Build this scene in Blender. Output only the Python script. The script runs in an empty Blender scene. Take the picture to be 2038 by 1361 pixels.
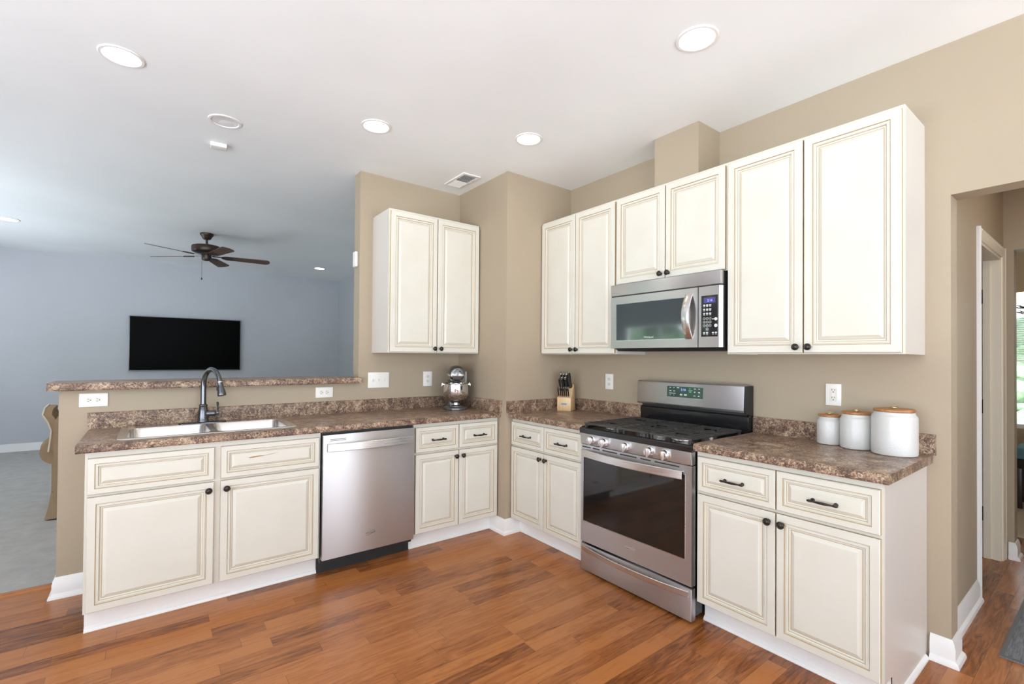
import bpy, bmesh, math, random
from mathutils import Vector, Matrix
C = bpy.context.scene.collection
scene = bpy.context.scene
PI = math.pi
random.seed(7)

# ------------------------------------------------------------------ camera, world, exposure
FPX, YAW, PITCH, ROLL = 938.95, math.radians(37.35), math.radians(0.608), math.radians(0.462)
CAM = Vector((-2.2022, -2.9778, 1.3402))
fw = Vector((math.sin(YAW)*math.cos(PITCH), math.cos(YAW)*math.cos(PITCH), math.sin(PITCH)))
rt = Vector((math.cos(YAW), -math.sin(YAW), 0))
up = rt.cross(fw)
rt, up = rt*math.cos(ROLL)+up*math.sin(ROLL), up*math.cos(ROLL)-rt*math.sin(ROLL)
cam = bpy.data.cameras.new('camera')
cam.sensor_width = 36.0
cam.lens = FPX/2038*36.0
cam.shift_y = 20.1/2038
cam.clip_start = 0.05
co = bpy.data.objects.new('camera', cam)
M = Matrix.Identity(4)
for i in range(3):
    M[i][0], M[i][1], M[i][2], M[i][3] = rt[i], up[i], -fw[i], CAM[i]
co.matrix_world = M
C.objects.link(co)
scene.camera = co

vs = scene.view_settings
vs.view_transform = 'Standard'
vs.look = 'None'
vs.gamma = 1.0
vs.use_curve_mapping = False
vs.exposure = -0.20
try:
    scene.cycles.max_bounces = 10
    scene.cycles.diffuse_bounces = 7
    scene.cycles.glossy_bounces = 4
    scene.cycles.transparent_max_bounces = 8
    scene.cycles.sample_clamp_indirect = 6.0
    scene.cycles.caustics_reflective = False
    scene.cycles.use_denoising = True
except Exception:
    pass

SKY = 3.0                      # brightness of the overcast day outside
LAMP = 30.0                    # brightness of a ceiling light's lens
w = bpy.data.worlds.new('overcast_day')
scene.world = w
w.use_nodes = True
nt = w.node_tree
for n in list(nt.nodes):
    nt.nodes.remove(n)
wo = nt.nodes.new('ShaderNodeOutputWorld')
bg = nt.nodes.new('ShaderNodeBackground')
tc = nt.nodes.new('ShaderNodeTexCoord')
sx = nt.nodes.new('ShaderNodeSeparateXYZ')
rp = nt.nodes.new('ShaderNodeValToRGB')
mr = nt.nodes.new('ShaderNodeMapRange')
mr.inputs[1].default_value = -1
mr.inputs[2].default_value = 1
nt.links.new(tc.outputs['Generated'], sx.inputs[0])
nt.links.new(sx.outputs[2], mr.inputs[0])
nt.links.new(mr.outputs[0], rp.inputs[0])
rp.color_ramp.elements[0].position = 0.0
rp.color_ramp.elements[0].color = (5.1, 5.6, 6.1, 1)
rp.color_ramp.elements[1].position = 1.0
rp.color_ramp.elements[1].color = (0.52, 0.68, 1.0, 1)
e = rp.color_ramp.elements.new(0.22)
e.color = (4.9, 5.4, 5.8, 1)
e = rp.color_ramp.elements.new(0.49)
e.color = (2.9, 3.2, 3.5, 1)
e = rp.color_ramp.elements.new(0.51)
e.color = (2.6, 2.8, 3.0, 1)
e = rp.color_ramp.elements.new(0.68)
e.color = (0.9, 1.02, 1.2, 1)
bg.inputs[1].default_value = SKY
nt.links.new(rp.outputs[0], bg.inputs[0])
nt.links.new(bg.outputs[0], wo.inputs[0])

def portal(loc, rot, sx_, sy_):
    l = bpy.data.lights.new('daylight_window', 'AREA')
    l.shape = 'RECTANGLE'
    l.size, l.size_y = sx_, sy_
    l.cycles.is_portal = True
    o = bpy.data.objects.new('daylight_window', l)
    o.location = loc
    o.rotation_euler = rot
    C.objects.link(o)

hl = bpy.data.lights.new('hall_lamp', 'AREA')
hl.shape = 'DISK'; hl.size = .16; hl.energy = 10; hl.color = (1, .86, .66)
ho = bpy.data.objects.new('hall_lamp', hl); ho.location = (1.5, -3.4, 2.74); C.objects.link(ho)
# window openings: (name, axis, plane, a0, a1, z0, z1)
H = 2.7615
WINS_LEFT = [(-5.0, -5.2, -1.0, 0.06, 2.40), (-5.0, 1.7, 3.3, 0.60, 2.00), (-5.0, 3.8, 5.0, 0.60, 2.00)]   # X, y0, y1, z0, z1
WINS_BACK = [(-6.0, -4.5, -2.2, 0.06, 2.40), (-6.0, -1.7, 0.4, 0.06, 2.40)]                             # Y, x0, x1, z0, z1
WIN_FAR = (6.0, -3.4, -2.0, 0.54, 2.15)
for X, y0, y1, z0, z1 in WINS_LEFT:
    portal((X-.16, (y0+y1)/2, (z0+z1)/2), (0, -PI/2, 0), z1-z0, y1-y0)
for Y, x0, x1, z0, z1 in WINS_BACK:
    portal(((x0+x1)/2, Y-.16, (z0+z1)/2), (PI/2, 0, 0), x1-x0, z1-z0)
X, y0, y1, z0, z1 = WIN_FAR
portal((X+.16, (y0+y1)/2, (z0+z1)/2), (0, PI/2, 0), z1-z0, y1-y0)

portal((1.6, -4.26, 1.125), (PI/2, 0, 0), 1.0, 1.95)

# ------------------------------------------------------------------ materials
def lin(c):
    return tuple((x/255/12.92 if x/255 <= .04045 else ((x/255+.055)/1.055)**2.4) for x in c) + (1,)

MATS = {}
def mat(name, col, rough=.5, metal=0.0, spec=.5, coat=0.0, emit=None, estr=0.0, aniso=0.0):
    m = bpy.data.materials.new(name)
    m.use_nodes = True
    b = m.node_tree.nodes['Principled BSDF']
    b.inputs['Base Color'].default_value = col if len(col) == 4 else tuple(col)+(1,)
    b.inputs['Roughness'].default_value = rough
    b.inputs['Metallic'].default_value = metal
    b.inputs['Specular IOR Level'].default_value = spec
    b.inputs['Coat Weight'].default_value = coat
    b.inputs['Coat Roughness'].default_value = .08
    b.inputs['Anisotropic'].default_value = aniso
    if emit:
        b.inputs['Emission Color'].default_value = emit
        b.inputs['Emission Strength'].default_value = estr
    MATS[name] = m
    return m

def N(m, t, **k):
    n = m.node_tree.nodes.new(t)
    for a, v in k.items():
        setattr(n, a, v)
    return n
def L(m, a, b):
    m.node_tree.links.new(a, b)
def bsdf(m):
    return m.node_tree.nodes['Principled BSDF']

def coords(m, scale=(1, 1, 1), kind='Object'):
    t = N(m, 'ShaderNodeTexCoord')
    mp = N(m, 'ShaderNodeMapping')
    mp.inputs['Scale'].default_value = scale
    L(m, t.outputs[kind], mp.inputs[0])
    return mp.outputs[0]

def noise(m, vec, scale, detail=4, rough=.5, dist=0):
    n = N(m, 'ShaderNodeTexNoise')
    n.inputs['Scale'].default_value = scale
    n.inputs['Detail'].default_value = detail
    n.inputs['Roughness'].default_value = rough
    n.inputs['Distortion'].default_value = dist
    L(m, vec, n.inputs['Vector'])
    return n.outputs['Fac']

def ramp(m, fac, stops):
    r = N(m, 'ShaderNodeValToRGB')
    cr = r.color_ramp
    cr.elements[0].position, cr.elements[0].color = stops[0][0], stops[0][1]
    cr.elements[1].position, cr.elements[1].color = stops[-1][0], stops[-1][1]
    for p, c in stops[1:-1]:
        cr.elements.new(p).color = c
    L(m, fac, r.inputs[0])
    return r.outputs[0]

def bump(m, h, strength=.2, dist=.002):
    b = N(m, 'ShaderNodeBump')
    b.inputs['Strength'].default_value = strength
    b.inputs['Distance'].default_value = dist
    L(m, h, b.inputs['Height'])
    L(m, b.outputs[0], bsdf(m).inputs['Normal'])

def mixc(m, fac, a, b, mode='MIX'):
    x = N(m, 'ShaderNodeMix', data_type='RGBA', blend_type=mode)
    for sock, v in ((x.inputs[0], fac), (x.inputs[6], a), (x.inputs[7], b)):
        if hasattr(v, 'links'):
            L(m, v, sock)
        else:
            sock.default_value = v
    return x.outputs[2]

def wall_paint(name, col):
    m = mat(name, col, .55, spec=.35)
    v = coords(m)
    bump(m, noise(m, v, 140, 3), .12, .002)
    f = noise(m, v, 1.2, 2)
    c = ramp(m, f, [(.3, tuple(x*.97 for x in col[:3])+(1,)), (.7, tuple(min(1, x*1.03) for x in col[:3])+(1,))])
    L(m, c, bsdf(m).inputs['Base Color'])
    return m
GREIGE = wall_paint('greige_wall_paint', (.40, .328, .240, 1))
BLUE = wall_paint('blue_grey_wall_paint', (.545, .56, .60, 1))
CEIL = wall_paint('white_ceiling_paint', (.90, .925, .94, 1))
TRIM = mat('white_trim_paint', (.84, .84, .83), .32)
CREAMDOOR = mat('cream_door_paint', (.80, .74, .61), .35)

CREAM = mat('cream_cabinet_paint', (.70,.675,.585), .32)
v = coords(CREAM)
L(CREAM, ramp(CREAM, noise(CREAM, v, 6, 3), [(.3, (.655, .635, .555, 1)), (.7, (.68, .665, .595, 1))]), bsdf(CREAM).inputs['Base Color'])
GLAZE = mat('tan_cabinet_glaze', (.44, .33, .19), .45)
SIDE = mat('grey_white_side_laminate_with_shade', (.64, .605, .56), .34)  # unglazed side laminate; its greyer tone also paints in the sides' shade
WORN = mat('worn_brown_scrape', (.36, .19, .09), .6)

LAM = mat('brown_granite_laminate', (.3, .2, .15), .30, spec=.28)
v = coords(LAM)
n1 = noise(LAM, v, 58, 8, .74, 1.9)
n2 = noise(LAM, v, 14, 4, .6, .8)
n3 = noise(LAM, v, 160, 3, .7, .5)
add = N(LAM, 'ShaderNodeMath', operation='MULTIPLY_ADD')
L(LAM, n2, add.inputs[0]); add.inputs[1].default_value = .42
L(LAM, n1, add.inputs[2])
add2 = N(LAM, 'ShaderNodeMath', operation='MULTIPLY_ADD')
L(LAM, n3, add2.inputs[0]); add2.inputs[1].default_value = .22
L(LAM, add.outputs[0], add2.inputs[2])
c = ramp(LAM, add2.outputs[0], [(.62, (.030, .022, .020, 1)), (.73, (.10, .063, .048, 1)), (.81, (.195, .122, .088, 1)),
                                (.885, (.37, .26, .175, 1)), (.98, (.60, .48, .35, 1))])
L(LAM, c, bsdf(LAM).inputs['Base Color'])

FLOOR = mat('reddish_brown_laminate_planks', (.3, .14, .06), .25, spec=.4)
t = N(FLOOR, 'ShaderNodeTexCoord')
br = N(FLOOR, 'ShaderNodeTexBrick')
br.offset = .37; br.offset_frequency = 2; br.squash = 1.35; br.squash_frequency = 3
br.inputs['Color1'].default_value = (0, 0, 0, 1)
br.inputs['Color2'].default_value = (1, 1, 1, 1)
br.inputs['Mortar'].default_value = (.35, .35, .35, 1)
br.inputs['Scale'].default_value = 1.0
br.inputs['Mortar Size'].default_value = .0007
br.inputs['Mortar Smooth'].default_value = .3
br.inputs['Bias'].default_value = 0
br.inputs['Brick Width'].default_value = .58
br.inputs['Row Height'].default_value = .083
L(FLOOR, t.outputs['Object'], br.inputs['Vector'])
sep = N(FLOOR, 'ShaderNodeSeparateColor')
L(FLOOR, br.outputs['Color'], sep.inputs[0])
rnd = sep.outputs[0]
off = N(FLOOR, 'ShaderNodeCombineXYZ')
ml = N(FLOOR, 'ShaderNodeMath', operation='MULTIPLY'); ml.inputs[1].default_value = 37
L(FLOOR, rnd, ml.inputs[0])
L(FLOOR, ml.outputs[0], off.inputs[0]); L(FLOOR, ml.outputs[0], off.inputs[2])
va = N(FLOOR, 'ShaderNodeVectorMath', operation='ADD')
L(FLOOR, t.outputs['Object'], va.inputs[0]); L(FLOOR, off.outputs[0], va.inputs[1])
mp = N(FLOOR, 'ShaderNodeMapping'); mp.inputs['Scale'].default_value = (1.6, 13, 1)
L(FLOOR, va.outputs[0], mp.inputs[0])
g1 = noise(FLOOR, mp.outputs[0], 3.2, 6, .62, 1.2)
mp2 = N(FLOOR, 'ShaderNodeMapping'); mp2.inputs['Scale'].default_value = (2.5, 60, 1)
L(FLOOR, va.outputs[0], mp2.inputs[0])
g2 = noise(FLOOR, mp2.outputs[0], 3, 4, .6, .4)
cs = N(FLOOR, 'ShaderNodeMath', operation='MULTIPLY_ADD'); cs.inputs[1].default_value = .42
L(FLOOR, rnd, cs.inputs[0])
sm = N(FLOOR, 'ShaderNodeMath', operation='MULTIPLY_ADD'); sm.inputs[1].default_value = .25
L(FLOOR, g2, sm.inputs[0]); L(FLOOR, g1, sm.inputs[2])
L(FLOOR, sm.outputs[0], cs.inputs[2])
c = ramp(FLOOR, cs.outputs[0], [(.40, (.08, .025, .008, 1)), (.58, (.185, .058, .016, 1)), (.78, (.325, .110, .030, 1)), (1.0, (.43, .16, .046, 1))])
c = mixc(FLOOR, br.outputs['Fac'], c, (.10, .045, .02, 1))
L(FLOOR, c, bsdf(FLOOR).inputs['Base Color'])
bump(FLOOR, g2, .06, .001)

CARPET = mat('pale_grey_beige_carpet', (.5,.48,.45), .95, spec=.1)
v = coords(CARPET)
L(CARPET, ramp(CARPET, noise(CARPET, v, 9, 6, .7), [(.3, (.50, .475, .44, 1)), (.7, (.62, .595, .56, 1))]), bsdf(CARPET).inputs['Base Color'])
bump(CARPET, noise(CARPET, v, 260, 3, .8), .7, .006)

def brushed(name, col, rough, axis_scale, var=.06, aniso=0):
    m = mat(name, col, rough, 1.0)
    v = coords(m, axis_scale)
    f = noise(m, v, 1.0, 3, .6)
    r = N(m, 'ShaderNodeMapRange')
    r.inputs[3].default_value = rough-var; r.inputs[4].default_value = rough+var
    L(m, f, r.inputs[0]); L(m, r.outputs[0], bsdf(m).inputs['Roughness'])
    bump(m, f, .035, .001)
    if aniso:
        b = bsdf(m)
        b.inputs['Anisotropic'].default_value = aniso
        cx = N(m, 'ShaderNodeCombineXYZ'); cx.inputs[2].default_value = 1
        L(m, cx.outputs[0], b.inputs['Tangent'])
    return m
STEEL = brushed('brushed_stainless_steel', (.61, .60, .61, 1), .40, (3, 3, 420), .05, .85)
STEELH = brushed('brushed_steel_handle', (.68, .67, .67, 1), .28, (3, 3, 300), .03)
SINKST = brushed('satin_sink_steel', (.72, .71, .69, 1), .24, (60, 60, 60), .05)
BLACK = mat('black_enamel', (.012, .012, .013), .16)
BLACKM = mat('matte_black_plastic', (.016, .016, .017), .5)
PLATE = mat('grey_metal_plate', (.42, .42, .42), .5, .3)
IRON = mat('cast_iron_grate', (.032, .029, .026), .36, spec=.8)
OVENGL = mat('dark_oven_glass', (.010, .009, .008), .04, coat=.3)
MICGL = mat('dark_microwave_glass', (.035, .045, .045), .06, spec=.9, coat=1.0)
BRONZE = mat('oil_rubbed_bronze', (.045, .038, .034), .32, .75)
FAUC = mat('dark_gunmetal_faucet', (.13, .135, .145), .16, .95)
CHROME = mat('polished_chrome', (.78, .77, .76), .06, 1.0)
SILVER = mat('satin_silver', (.70, .70, .70), .25, 1.0)
MIXGREY = mat('dark_silver_mixer_enamel', (.13, .13, .135), .22, .6, coat=.6)
WHITEP = mat('white_plastic', (.83, .82, .78), .3)
IVORY = mat('ivory_plastic', (.74, .72, .66), .35)
DARKSLOT = mat('dark_slot', (.03, .028, .025), .6)
CERAM = mat('white_glazed_ceramic', (.61, .605, .59), .26)
v = coords(CERAM)
wv = N(CERAM, 'ShaderNodeTexVoronoi'); wv.inputs['Scale'].default_value = 150
L(CERAM, v, wv.inputs['Vector'])
bump(CERAM, wv.outputs['Distance'], .30, .002)
CERAMP = mat('plain_white_ceramic', (.61, .605, .59), .26)
BRASS = mat('pale_brass', (.80, .68, .42), .22, 1.0)

def wood(name, a, b, sc, rough=.4):
    m = mat(name, a, rough)
    v = coords(m, sc)
    f = noise(m, v, 1, 5, .6, .6)
    L(m, ramp(m, f, [(.3, a+(1,)), (.7, b+(1,))]), bsdf(m).inputs['Base Color'])
    return m
LIDWOOD = wood('acacia_lid_wood', (.30, .12, .04), (.50, .24, .09), (8, 60, 8))
BLOCKW = wood('pale_maple_block', (.62, .40, .20), (.76, .54, .31), (50, 50, 5))
BLADEW = wood('brown_fan_blade_wood', (.075, .038, .022), (.13, .068, .04), (8, 40, 8), .45)
DARKWOOD = wood('dark_stained_wood', (.02, .012, .009), (.04, .025, .018), (10, 10, 40), .35)
CHAIRF = mat('tan_upholstery', (.33, .235, .145), .85, spec=.15)
v = coords(CHAIRF)
bump(CHAIRF, noise(CHAIRF, v, 180, 3, .7), .4, .003)
PIPING = mat('cream_piping', (.66, .58, .45), .8)
TVBLK = mat('black_tv_screen', (.0012, .0012, .0013), .35, spec=.04)
TVFR = mat('dark_silver_tv_frame', (.22, .23, .24), .35, .8)
FANM = mat('dark_bronze_fan_metal', (.06, .042, .034), .38, .6)
RUG = mat('grey_woven_rug', (.17, .175, .19), .9, spec=.1)
v = coords(RUG, (14, 120, 1))
L(RUG, ramp(RUG, noise(RUG, v, 1, 4, .7), [(.3, (.11, .115, .13, 1)), (.7, (.27, .28, .30, 1))]), bsdf(RUG).inputs['Base Color'])
RUGB = mat('beige_area_rug', (.55, .47, .36), .9, spec=.1)
TEAL = mat('teal_cushion_fabric', (.10, .22, .28), .8)
LAMPON = mat('lit_lamp_lens', (.9, .9, .9), .5, emit=(1, .86, .66, 1), estr=LAMP)
LAMPWARM = mat('lit_warm_lamp_lens', (.9, .9, .9), .5, emit=(1, .78, .52, 1), estr=LAMP*.6)
LAMPOFF = mat('unlit_frosted_lens', (.82, .84, .86), .4)
SHADE = mat('lit_glass_lamp_shade', (.9, .85, .7), .5, emit=(1, .74, .40, 1), estr=7)
BAFFLE = mat('white_reflector', (.85, .85, .84), .25)
DISPB = mat('blue_lit_digits', (.1, .1, .3), .4, emit=(.35, .42, 1, 1), estr=1.6)
DISPG = mat('green_lit_text', (.1, .3, .2), .4, emit=(.25, .75, .45, 1), estr=.6)
DISPV = mat('dim_violet_display', (.05, .05, .15), .15, emit=(.12, .12, .42, 1), estr=.35)
PANELGL = mat('dark_teal_touch_glass', (.006, .022, .024), .08, coat=.2)
MARK = mat('pale_grey_print', (.62, .63, .63), .5)
MARKD = mat('dark_grey_print', (.12, .12, .12), .5)
LEAFM = mat('hedge_leaf', (.07, .16, .05), .7)
v = coords(LEAFM)
L(LEAFM, ramp(LEAFM, noise(LEAFM, v, 7, 6, .8), [(.35, (.10, .19, .09, 1)), (.65, (.34, .46, .28, 1))]), bsdf(LEAFM).inputs['Base Color'])
PANE = bpy.data.materials.new('clear_window_pane')
PANE.use_nodes = True
_n = PANE.node_tree
_o = _n.nodes['Material Output']
_n.nodes.remove(_n.nodes['Principled BSDF'])
_t = _n.nodes.new('ShaderNodeBsdfTransparent'); _g = _n.nodes.new('ShaderNodeBsdfGlossy'); _m = _n.nodes.new('ShaderNodeMixShader')
_g.inputs['Roughness'].default_value = .02
_m.inputs[0].default_value = .06
_n.links.new(_t.outputs[0], _m.inputs[1]); _n.links.new(_g.outputs[0], _m.inputs[2]); _n.links.new(_m.outputs[0], _o.inputs[0])

# ------------------------------------------------------------------ mesh helpers
class MB:
    def __init__(s):
        s.bm = bmesh.new()
        s.mats = []
    def mi(s, m):
        if m not in s.mats:
            s.mats.append(m)
        return s.mats.index(m)
    def _merge(s, tmp, m, T=None):
        k = s.mi(m) if m is not None else None
        if T is not None:
            bmesh.ops.transform(tmp, matrix=T, verts=tmp.verts)
        if k is not None:
            for f in tmp.faces:
                f.material_index = k
        me = bpy.data.meshes.new('tmp')
        tmp.to_mesh(me); tmp.free()
        s.bm.from_mesh(me)
        bpy.data.meshes.remove(me)
        return s
    def box(s, x0, x1, y0, y1, z0, z1, m, bev=0, seg=2, T=None):
        t = bmesh.new()
        bmesh.ops.create_cube(t, size=1)
        for vv in t.verts:
            vv.co = Vector((x0+(vv.co.x+.5)*(x1-x0), y0+(vv.co.y+.5)*(y1-y0), z0+(vv.co.z+.5)*(z1-z0)))
        if bev:
            bmesh.ops.bevel(t, geom=list(t.edges), offset=bev, segments=seg, profile=.6, affect='EDGES')
        return s._merge(t, m, T)
    def lathe(s, prof, m, T=None, seg=32, closed=True):
        """prof: (r, z) pairs along the axis z"""
        t = bmesh.new()
        rings = []
        for r, z in prof:
            if r < 1e-6:
                rings.append([t.verts.new((0, 0, z))])
            else:
                rings.append([t.verts.new((r*math.cos(2*PI*k/seg), r*math.sin(2*PI*k/seg), z)) for k in range(seg)])
        for a, b in zip(rings, rings[1:]):
            for k in range(seg):
                q = [a[k % len(a)], a[(k+1) % len(a)], b[(k+1) % len(b)], b[k % len(b)]]
                u = []
                for vv in q:
                    if vv not in u:
                        u.append(vv)
                if len(u) > 2:
                    t.faces.new(u)
        if closed:
            for rg in (rings[0], rings[-1]):
                if len(rg) > 2:
                    t.faces.new(rg)
        bmesh.ops.recalc_face_normals(t, faces=t.faces)
        return s._merge(t, m, T)
    def tube(s, pts, rad, m, seg=12, T=None, flat=1.0, upv=None):
        """swept circle (or ellipse: flat) along pts; rad one number or a list"""
        t = bmesh.new()
        pts = [Vector(p) for p in pts]
        n = len(pts)
        rs = rad if isinstance(rad, (list, tuple)) else [rad]*n
        rings = []
        prev = Vector(upv) if upv else None
        for i, p in enumerate(pts):
            d = (pts[min(i+1, n-1)]-pts[max(i-1, 0)]).normalized()
            if prev is None:
                prev = Vector((0, 0, 1)) if abs(d.z) < .9 else Vector((1, 0, 0))
            a = d.cross(prev).normalized()
            b = a.cross(d).normalized()
            prev = b
            rings.append([t.verts.new(p+a*rs[i]*math.cos(2*PI*k/seg)+b*rs[i]*flat*math.sin(2*PI*k/seg)) for k in range(seg)])
        for a, b in zip(rings, rings[1:]):
            for k in range(seg):
                t.faces.new([a[k], a[(k+1) % seg], b[(k+1) % seg], b[k]])
        t.faces.new(rings[0]); t.faces.new(rings[-1])
        bmesh.ops.recalc_face_normals(t, faces=t.faces)
        return s._merge(t, m, T)
    def prism(s, poly, axis, a, b, m, T=None, bev=0):
        """poly of 2-D points; axis x: (y,z) points, axis y: (x,z), axis z: (x,y)"""
        t = bmesh.new()
        def P(p, q):
            return (q, p[0], p[1]) if axis == 'x' else (p[0], q, p[1]) if axis == 'y' else (p[0], p[1], q)
        A = [t.verts.new(P(p, a)) for p in poly]
        B = [t.verts.new(P(p, b)) for p in poly]
        n = len(poly)
        for k in range(n):
            t.faces.new([A[k], A[(k+1) % n], B[(k+1) % n], B[k]])
        t.faces.new(A); t.faces.new(B)
        bmesh.ops.recalc_face_normals(t, faces=t.faces)
        if bev:
            bmesh.ops.bevel(t, geom=list(t.edges), offset=bev, segments=2, profile=.6, affect='EDGES')
        return s._merge(t, m, T)
    def loft(s, loops, m, T=None, cap=True, close=True):
        t = bmesh.new()
        R = [[t.verts.new(p) for p in lp] for lp in loops]
        n = len(R[0])
        for a, b in zip(R, R[1:]):
            for k in range(n if close else n-1):
                t.faces.new([a[k], a[(k+1) % n], b[(k+1) % n], b[k]])
        if cap:
            t.faces.new(R[0]); t.faces.new(R[-1])
        bmesh.ops.recalc_face_normals(t, faces=t.faces)
        return s._merge(t, m, T)
    def panel(s, x0, x1, z0, z1, yb, rings, m, mg):
        """a front built of nested rectangles; rings: (inset, y, material or None)"""
        t = bmesh.new()
        k0, k1 = s.mi(m), s.mi(mg)
        def rect(i, y):
            return [t.verts.new(p) for p in ((x0+i, y, z0+i), (x1-i, y, z0+i), (x1-i, y, z1-i), (x0+i, y, z1-i))]
        back = rect(0, yb)
        t.faces.new(back)
        prev = back
        for i, y, g in rings:
            cur = rect(i, y)
            for k in range(4):
                f = t.faces.new([prev[k], prev[(k+1) % 4], cur[(k+1) % 4], cur[k]])
                f.material_index = k1 if g else k0
            prev = cur
        f = t.faces.new(prev); f.material_index = k0
        bmesh.ops.recalc_face_normals(t, faces=t.faces)
        return s._merge(t, None)
    def build(s, name, parent=None, smooth=32, loc=None, rotz=0):
        me = bpy.data.meshes.new(name)
        s.bm.to_mesh(me); s.bm.free()
        for m in s.mats:
            me.materials.append(m)
        if smooth:
            me.shade_smooth()
            me.set_sharp_from_angle(angle=math.radians(smooth))
        o = bpy.data.objects.new(name, me)
        C.objects.link(o)
        if parent:
            o.parent = parent
        if loc:
            o.location = loc
        o.rotation_euler.z = rotz
        return o

def tag(o, label, cat, group=None):
    o['label'] = label
    o['category'] = cat
    if group:
        o['group'] = group
    return o
def thing(name, label, cat, loc=(0, 0, 0), rotz=0, group=None):
    o = bpy.data.objects.new(name, None)
    o.empty_display_size = .1
    C.objects.link(o)
    o.location = loc
    o.rotation_euler = (0, 0, rotz)
    return tag(o, label, cat, group)
def struct(o):
    o['kind'] = 'structure'
    return o
def boxobj(name, x0, x1, y0, y1, z0, z1, m, parent=None, bev=0):
    return MB().box(x0, x1, y0, y1, z0, z1, m, bev).build(name, parent, smooth=32 if bev else 0)
def dup(root, loc, rotz=None, label=None):
    r = root.copy(); C.objects.link(r); r.location = loc
    if rotz is not None:
        r.rotation_euler = (0, 0, rotz)
    if label:
        r['label'] = label
    for ch in list(root.children):
        c2 = ch.copy(); C.objects.link(c2); c2.parent = r
        for g in list(ch.children):
            d = g.copy(); C.objects.link(d); d.parent = c2
    return r
def text_mesh(name, body, size, m, parent, T, ext=.0003, align='LEFT', label=None):
    cu = bpy.data.curves.new(name, 'FONT')
    cu.body = body; cu.size = size; cu.extrude = ext; cu.align_x = align
    cu.resolution_u = 3
    o = bpy.data.objects.new(name, cu)
    C.objects.link(o)
    dg = bpy.context.evaluated_depsgraph_get()
    me = bpy.data.meshes.new_from_object(o.evaluated_get(dg))
    bpy.data.objects.remove(o)
    me.transform(T)
    me.materials.clear(); me.materials.append(m)
    q = bpy.data.objects.new(name, me)
    C.objects.link(q)
    q.parent = parent
    if label:
        q['label'] = label
    return q
# text facing -y in local space: x right, z up
def TX(x, y, z):
    return Matrix.Translation((x, y, z)) @ Matrix.Rotation(PI/2, 4, 'X')
RX90 = Matrix.Rotation(PI/2, 4, 'X')       # lathe axis z -> -y
def facing(x, y, z):                       # a lathe whose axis points to -y, base at y
    return Matrix.Translation((x, y, z)) @ RX90

# ------------------------------------------------------------------ setting
def wall(name, axis, p0, p1, a0, a1, z0, z1, m, holes=()):
    """a wall slab between planes p0..p1 of the axis, running a0..a1, with rectangular holes (b0,b1,c0,c1)"""
    mb = MB()
    def seg(b0, b1, c0, c1):
        if b1-b0 < 1e-4 or c1-c0 < 1e-4:
            return
        if axis == 'x':
            mb.box(p0, p1, b0, b1, c0, c1, m)
        else:
            mb.box(b0, b1, p0, p1, c0, c1, m)
    cur = a0
    for b0, b1, c0, c1 in sorted(holes):
        seg(cur, b0, z0, z1)
        seg(b0, b1, z0, c0)
        seg(b0, b1, c1, z1)
        cur = b1
    seg(cur, a1, z0, z1)
    return struct(mb.build(name, smooth=0))

XW, YW, TW = .6137, .604, .12           # stove wall, sink wall, thickness
XC, YC = -.0607, -.0976                 # the corner column's faces
XP, XH = -.945, -2.606                  # end of the full wall, end of the half wall
YT = 6.2                                # television wall
YO = -2.496                             # edge of the hall opening
XHW = 2.45                              # end wall of the hall

o = struct(MB().box(-5.15, 6.15, -6.15, .80, -.06, 0, FLOOR).build('floor', smooth=0))
o = struct(MB().box(-5.0, XW, .80, YT, -.06, .008, CARPET).build('floor_carpet', smooth=0))
struct(MB().box(-5.15, 6.15, -6.15, YT+.15, H, H+.1, CEIL).build('ceiling', smooth=0))
wall('wall_left', 'x', -5.15, -5.0, -6.15, YT+.15, 0, H, BLUE, [(y0, y1, z0, z1) for X, y0, y1, z0, z1 in WINS_LEFT])
wall('wall_back', 'y', -6.15, -6.0, -5.0, 6.15, 0, H, GREIGE, [(x0, x1, z0, z1) for Y, x0, x1, z0, z1 in WINS_BACK])
wall('wall_television', 'y', YT, YT+.15, -5.0, XW, 0, H, BLUE)
wall('wall_living_right', 'x', XW, XW+TW, YW+TW, YT+.15, 0, H, BLUE)
wall('wall_stove', 'x', XW, XW+TW, -6.0, YW+TW, 0, H, GREIGE, [(-4.0, YO, 0, 2.078)])
wall('wall_sink', 'y', YW, YW+TW, XP, XW, 0, H, GREIGE)
wall('wall_half', 'y', YW, YW+TW, XH, XP, 0, 1.135, GREIGE)
struct(MB().box(XC, XW, YC, YW, 0, H, GREIGE).build('wall_column', smooth=0))
struct(MB().box(.376, XW, -1.419, -1.11, 2.425, H, GREIGE).build('wall_duct', smooth=0))
# hall and the room beyond
YHL = -2.45
wall('wall_hall_left', 'y', YHL, YHL+TW, XW+TW, XHW, 0, H, GREIGE, [(1.575, 2.35, 0, 2.04)])
wall('wall_hall_end', 'x', XHW, XHW+TW, -4.1, -1.0, 0, H, GREIGE, [(-3.7, -2.50, 0, 2.097)])
wall('wall_hall_right', 'y', -4.25, -4.1, XW+TW, 6.0, 0, H, GREIGE, [(1.1, 2.1, .15, 2.1)])
wall('wall_closet_back', 'y', -1.12, -1.0, XW+TW, XHW, 0, H, GREIGE)
wall('wall_far_left', 'y', -1.9, -1.78, XHW+TW, 6.0, 0, H, GREIGE)
X, y0, y1, z0, z1 = WIN_FAR
wall('wall_far_end', 'x', 6.0, 6.15, -4.25, -1.78, 0, H, GREIGE, [(y0, y1, z0, z1)])

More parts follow.
